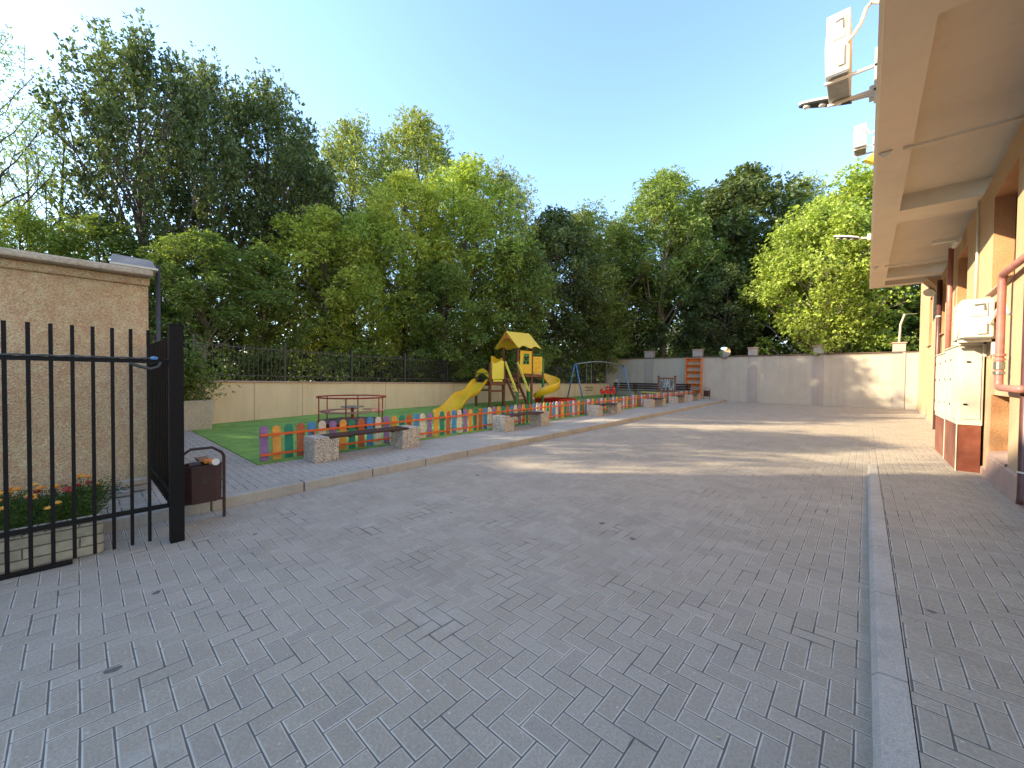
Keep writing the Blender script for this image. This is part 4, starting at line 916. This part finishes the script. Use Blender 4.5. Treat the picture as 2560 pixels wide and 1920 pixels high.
b = MB(); b.v = V; b.f = F; b.m = [0]*len(F); tag(b.build('fallen_leaves', paint('dry_leaf', (.5, .42, .22), .7, .4, 5, coords='pos')), 'small dry leaves scattered over turf and paving', kind='stuff')

# ------------------------------------------------------------------ foliage
def leaf_cloud(P, axis_d, L, wid, nl, droop):
    """P (n,3) spray origins, axis_d (n,3) directions -> verts, faces of rhombic leaflets set along each spray"""
    n = len(P); d = axis_d/np.linalg.norm(axis_d, axis=1, keepdims=True)
    up = rng.normal(size=(n, 3)); up[:, 2] = np.abs(up[:, 2])+1.2
    s = np.cross(d, up); s /= np.linalg.norm(s, axis=1, keepdims=True)+1e-9
    out = []
    for k in range(nl):
        t = (k//2+.6)/(nl/2+.2) if nl > 2 else .3; sg = 1 if k % 2 else -1
        base = P+d*(L*nl*.22*t)[:, None]*1.0+np.array([0, 0, -1])*(droop*L*nl*.2*t*t)[:, None]
        ld = d*.55+s*sg*.9+rng.normal(size=(n, 3))*.35; ld[:, 2] -= droop*.45; ld /= np.linalg.norm(ld, axis=1, keepdims=True)
        nm = np.cross(ld, rng.normal(size=(n, 3))*.55+np.array([0, 0, 1])); nm /= np.linalg.norm(nm, axis=1, keepdims=True)+1e-9
        LL = (L*rng.uniform(.75, 1.25, n))[:, None]; W = LL*wid*.5
        q = np.stack([base, base+ld*LL*.45+nm*W, base+ld*LL, base+ld*LL*.45-nm*W], 1); out.append(q)
    V = np.concatenate(out, 0).reshape(-1, 3); return V
def cloud_mesh(name, V, mat):
    n = len(V)//4; me = bpy.data.meshes.new(name); me.vertices.add(len(V)); me.vertices.foreach_set('co', V.astype(np.float32).ravel())
    me.loops.add(4*n); me.loops.foreach_set('vertex_index', np.arange(4*n, dtype=np.int32)); me.polygons.add(n); me.polygons.foreach_set('loop_start', np.arange(0, 4*n, 4, dtype=np.int32)); me.update(calc_edges=True); me.materials.append(mat); return me

def make_tree(H, Rc, zb, nspray, L, wid, nl, mat, bark, lobes=26, spiky=0, droop=.3, sparse=1.0, trunk_r=.16, lean=0., lobe_r=.3):
    """returns (trunk_mesh, crown_mesh)"""
    b = MB(); tp = []
    for i in range(7):
        t = i/6; tp.append(Vector((lean*H*t*t+random.uniform(-.12, .12)*(t > 0), random.uniform(-.12, .12)*(t > 0), H*.86*t)))
    b.tube(tp, [trunk_r*(1-.82*i/6) for i in range(7)], 7)
    Pall = []; Dall = []
    for k in range(lobes):
        f = (k+.5)/lobes; z = zb+(H-zb)*(.04+.93*f**.9)
        env = Rc*math.sin(math.pi*min(1, max(.06, .16+.80*((z-zb)/(H-zb))))) ** .75
        a = k*2.4+random.uniform(-.5, .5); rr = env*random.uniform(.35, .95)*(1 if f < .93 else .3)
        t0 = max(.15, min(.95, (z-(zb*.25)-rr*.75)/(H*.86))); i0 = min(5, int(t0*6)); base = tp[i0].lerp(tp[i0+1], t0*6-i0)
        c = Vector((lean*H*(z/H)**2+rr*math.cos(a), rr*math.sin(a), z))
        if c.z < base.z: base = tp[0].lerp(tp[2], .6)
        mid = base.lerp(c, .5)+Vector((random.uniform(-.25, .25), random.uniform(-.25, .25), -.1*rr)); r0 = trunk_r*(1-.8*t0)*.5
        b.tube([base, base.lerp(mid, .55)+Vector((0, 0, .05)), mid, c], [r0, r0*.75, r0*.55, .012], 5, cap=False)
        lr = Rc*lobe_r*random.uniform(.75, 1.3); m = int(nspray/lobes*random.uniform(.7, 1.3)*sparse)
        for q in range(3):
            e = c+Vector((random.gauss(0, .5), random.gauss(0, .5), random.gauss(.2, .5)))*lr; b.tube([mid.lerp(c, .6), e], [r0*.35, .008], 4, cap=False)
        dirs = rng.normal(size=(m, 3)); dirs /= np.linalg.norm(dirs, axis=1, keepdims=True); rad = lr*rng.uniform(0, 1, m)**(.45)
        scale = np.array([1, 1, .75+spiky])
        # sub clumps make the outline uneven
        sc = rng.normal(size=(9, 3)); sc /= np.linalg.norm(sc, axis=1, keepdims=True); w_ = np.max(dirs@sc.T, axis=1); keep = w_ > rng.uniform(.55, .92, m)
        dirs, rad = dirs[keep], rad[keep]
        P = np.array(c)+dirs*rad[:, None]*scale*1.15
        D = dirs*np.array([1, 1, .6])+np.array([0, 0, .15+spiky*.8])+rng.normal(size=dirs.shape)*.45
        Pall.append(P); Dall.append(D)
    P = np.concatenate(Pall); D = np.concatenate(Dall); n = len(P)
    V = leaf_cloud(P, D, L*rng.uniform(.8, 1.2, n), wid, nl, droop)
    cm_ = cloud_mesh('crown', V, mat)
    tm = bpy.data.meshes.new('trunk'); tm.from_pydata(b.v, [], b.f); tm.materials.append(bark); tm.shade_smooth()
    return tm, cm_
PROTO = {}
PROTO['robinia_lime'] = make_tree(10, 3.0, 1.8, 11000, .13, .44, 6, M_['lime'], M_['bark'], 60, .25, .5, lobe_r=.2)
PROTO['robinia'] = make_tree(10, 3.0, 1.2, 11000, .135, .44, 6, M_['bright_leaf'], M_['bark'], 60, .25, .5, lobe_r=.2)
PROTO['mid'] = make_tree(10, 3.1, .8, 12500, .15, .5, 5, M_['mid'], M_['bark'], 64, .1, .4, lobe_r=.2)
PROTO['oak'] = make_tree(10, 3.7, 3.6, 9500, .125, .62, 5, M_['dark'], M_['bark'], 52, .95, .1, trunk_r=.22, lobe_r=.15)
PROTO['dark'] = make_tree(10, 3.3, 1.0, 13000, .15, .64, 5, M_['dark'], M_['bark'], 66, .1, .3, lobe_r=.2)
PROTO['sparse'] = make_tree(10, 2.5, 3.0, 1900, .1, .4, 6, M_['mid'], M_['bark'], 34, .1, .6, trunk_r=.13, lobe_r=.2)
PROTO['olive'] = make_tree(10, 2.5, 2.5, 10000, .11, .42, 5, M_['olive'], M_['bark'], 50, .7, .1, lobe_r=.19)
PROTO['linden'] = make_tree(10, 4.4, 1.9, 19000, .15, .8, 4, M_['bright_leaf'], M_['barkl'], 84, 0, .55, lobe_r=.19)
PROTO['frond'] = make_tree(10, 2.6, 4.0, 8000, .16, .36, 7, M_['mid'], M_['barkl'], 44, .1, .6, lobe_r=.22)
TOPR = {'robinia_lime': 1, 'robinia': 1}
def tree(kind, px, py_top, dist, wfac, label, zbase=.85, rz=None, group='trees behind the walls'):
    """px: picture column of the trunk (display px /2212), py_top: top of crown; dist: metres from the camera"""
    d = ray(px*1.1573, py_top*1.1573); hl = math.hypot(d.x, d.y); t = dist/hl
    loc = (d.x*t, d.y*t, zbase); Ht = EYE+d.z*t-zbase
    o = empty({'robinia_lime': 'locust_tree', 'robinia': 'locust_tree', 'mid': 'broadleaf_tree', 'oak': 'oak_tree', 'dark': 'maple_tree', 'sparse': 'locust_tree', 'olive': 'poplar_tree', 'linden': 'linden_tree', 'frond': 'sumac_tree'}[kind], loc, label, 'tree', group, random.uniform(0, 6.28) if rz is None else rz)
    tm, cm2 = PROTO[kind]; s = Ht/10.6
    for nm, me in (('trunk', tm), ('crown', cm2)):
        q_ = bpy.data.objects.new(nm, me); C.objects.link(q_); q_.parent = o
    o.scale = (s*wfac, s*wfac, s); return o
T = [('sparse', -25, 10, 23, .8, 'tall thin leaved tree cut off by the left edge of the picture'),
     ('sparse', 55, 215, 26, .75, 'slim upright locust tree between the leftmost tree and the oaks'),
     ('sparse', 135, 180, 25, .9, 'open branched locust tree with sky showing through, second trunk from the left edge'),
     ('oak', 300, 58, 21, .68, 'broad dark oak with the highest crown on the left'),
     ('oak', 445, 128, 22, .66, 'dark oak just right of the highest crown'),
     ('oak', 580, 168, 22.5, .75, 'dark oak with spiky top at the right end of the oak row'),
     ('dark', 640, 290, 26, .8, 'dark tree filling the gap right of the oak row'),
     ('robinia', 40, 430, 20, 1.0, 'low light green tree directly behind the outbuilding roof'),
     ('mid', 215, 450, 20, 1.05, 'low bushy tree behind the metal box on the outbuilding'),
     ('frond', 440, 490, 17.0, 1.35, 'drooping feather leaved tree behind the concrete planter'),
     ('mid', 350, 540, 18, 1.2, 'small green tree behind the gate post'),
     ('mid', 560, 520, 18.5, 1.1, 'green tree behind the left end of the iron railing'),
     ('olive', 765, 245, 29, 1.0, 'olive tinted poplar with narrow crown behind the lime green locusts'),
     ('olive', 905, 235, 31, 1.15, 'wispy topped olive tree, tallest above the lime green locusts'),
     ('robinia_lime', 700, 430, 20, 1.15, 'lime green locust at the left of the yellowish group'),
     ('robinia_lime', 875, 350, 21.5, 1.0, 'yellowest locust with a pointed top in the middle of the picture'),
     ('robinia', 800, 440, 20.0, 1.0, 'light green locust in front of the yellowest one'),
     ('robinia', 1010, 325, 23, 1.0, 'fresh green locust right of the yellowest one'),
     ('olive', 1085, 350, 28, 1.05, 'grey olive tree at the right shoulder of the locust group'),
     ('mid', 960, 560, 20, 1.3, 'bushy green tree behind the left of the play tower'),
     ('mid', 1110, 500, 23, 1.1, 'bushy green tree right behind the tower roof'),
     ('dark', 1200, 435, 29, .95, 'dark tree with tawny top right of the tower'),
     ('olive', 1265, 440, 33, 1.5, 'tawny topped tree on the lowest part of the skyline'),
     ('mid', 1290, 510, 32, .85, 'green tree behind the swing set'),
     ('mid', 1335, 470, 37, 1.1, 'green tree filling the skyline dip above the swing set'),
     ('dark', 1370, 560, 36, 1.0, 'dark tree left of the bare pale trunk'),
     ('frond', 1437, 355, 35.5, 1.0, 'tall feather leaved tree with a bare pale trunk behind the far wall'),
     ('dark', 1520, 400, 42, 1.0, 'dark maple behind the feather leaved tree'),
     ('dark', 1610, 345, 41, 1.1, 'largest dark maple with the highest crown behind the far wall'),
     ('dark', 1570, 560, 34, 1.0, 'low dark tree above the traffic mirror'),
     ('olive', 1740, 370, 45, 1.0, 'pale wispy tree showing between the dark maple and the bright linden'),
     ('linden', 1780, 430, 32.4, .85, 'bright sunlit linden hanging over the far wall'),
     ('linden', 1880, 350, 37, .95, 'tall bright linden behind the overhanging one next to the building'),
     ('dark', 1930, 640, 37, 1.2, 'dark tree beside the far corner of the building'),
     ('mid', 2010, 600, 39, 1.2, 'green tree seen under the end of the overhang')]
for a in T: tree(*a)
added_shade_tree = tree('mid', 0, 0, 20, 1.0, 'bushy tree added outside the picture to shade the road, between the outbuilding and the added block'); added_shade_tree.location = (-20, -5.6, .85); added_shade_tree.scale = (1.2, 1.2, 1.22)  # unseen tree, added to narrow the sunlit band on the road
added_dapple_tree = tree('sparse', 0, 0, 20, 1.0, 'slender tree added outside the picture to dapple the shade edge of the added block'); added_dapple_tree.location = (-15.6, -6.3, .1); added_dapple_tree.scale = (.9, .9, 1.25)  # unseen tree, added to break up the block's straight shade edge
# planter shrub
sh = empty('planter_shrub', (-12.55, 1.55, .8), 'feathery dark green shrub growing in the concrete planter', 'shrub')
P = rng.normal(size=(3000, 3))*np.array([.2, .42, .42])+np.array([0, 0, .55]); P = P[P[:, 2] > 0]
V = leaf_cloud(P, np.array([[0, 0, .7]])+rng.normal(size=P.shape)*.6, np.full(len(P), .06), .5, 6, .1); o = bpy.data.objects.new('foliage', cloud_mesh('foliage', V, M_['mid'])); C.objects.link(o); o.parent = sh
b = MB()
for k in range(12): b.tube([(0, random.gauss(0, .08), -.02), (random.gauss(0, .12), random.gauss(0, .25), random.uniform(.5, 1.0))], .008, 5)
b.build('stem', M_['bark'], sh)
# undergrowth and far woodland (mass nobody could count)
def band(n, fn, L, wid, nl, mat, name, label, droop=.3):
    P = np.array([fn() for _ in range(n)]); D = rng.normal(size=P.shape)*np.array([1, 1, .5])+np.array([0, 0, .2])
    V = leaf_cloud(P, D, np.full(n, L)*rng.uniform(.7, 1.3, n), wid, nl, droop); o = bpy.data.objects.new(name, cloud_mesh(name, V, mat)); C.objects.link(o); tag(o, label, kind='stuff')
cl1 = []
for _ in range(70):
    y = random.uniform(-4, 31); cl1.append((-16.6-random.random()*3.5-abs(min(0, y-2))*.0, y, random.uniform(.9, 2.6), random.uniform(.5, 1.1)))
for _ in range(60):
    x = random.uniform(-20, 4); cl1.append((x, 31+random.random()*4, random.uniform(1, 3.6), random.uniform(.6, 1.2)))
def f1():
    c = random.choice(cl1); v = Vector((random.gauss(0, 1), random.gauss(0, 1), random.gauss(0, 1))).normalized()*c[3]*random.random()**.4; return (c[0]+v.x, c[1]+v.y, max(.86, c[2]+v.z))
band(16000, f1, .14, .6, 4, M_['mid'], 'undergrowth', 'tangled green undergrowth behind the railing and the far wall')
cl2 = []
for _ in range(150):
    y = random.uniform(-6, 48); cl2.append((-27-random.random()*7, y, random.uniform(1, 5.5), random.uniform(1.3, 2.4)))
for _ in range(170):
    x = random.uniform(-36, 10); cl2.append((x, 45+random.random()*8, random.uniform(1, 8.5), random.uniform(1.5, 2.8)))
def f2():
    c = random.choice(cl2); v = Vector((random.gauss(0, 1), random.gauss(0, 1), random.gauss(0, 1))).normalized()*c[3]*random.random()**.35; return (c[0]+v.x, c[1]+v.y, max(.86, c[2]+v.z))
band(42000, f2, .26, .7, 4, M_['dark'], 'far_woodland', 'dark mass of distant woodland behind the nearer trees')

cl3 = []
for _ in range(130):
    y = random.uniform(-9, 44); cl3.append((-25.5-random.random()*3, y, random.uniform(.9, 3.4), random.uniform(.8, 1.5)))
for _ in range(110):
    x = random.uniform(-32, 8); cl3.append((x, 42+random.random()*3, random.uniform(.9, 4.5), random.uniform(.8, 1.6)))
def f3():
    c = random.choice(cl3); v = Vector((random.gauss(0, 1), random.gauss(0, 1), random.gauss(0, 1))).normalized()*c[3]*random.random()**.35; return (c[0]+v.x, c[1]+v.y, max(.9, c[2]+v.z))
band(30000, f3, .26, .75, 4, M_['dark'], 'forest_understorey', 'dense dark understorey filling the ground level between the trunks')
# unseen block added behind and left of the camera to shade the near yard
added_shade_block = empty('apartment_building', (-17, -7.6, 0), 'beige block added outside the picture to shade the near yard', 'building', None, math.atan2(.95, 1))  # added for its shade; turned to line up with the sun
b = MB(); b.box(-10, 0, -26, 0, -.05, 12.2); b.build('wall', M_['greyw'], added_shade_block)
b = MB()
for k in range(3):
    for j in range(5): b.box(.001, .03, -3.2-j*5.2, -1.7-j*5.2, 1.4+k*3.2, 2.9+k*3.2)
b.build('window', M_['glass'], added_shade_block)
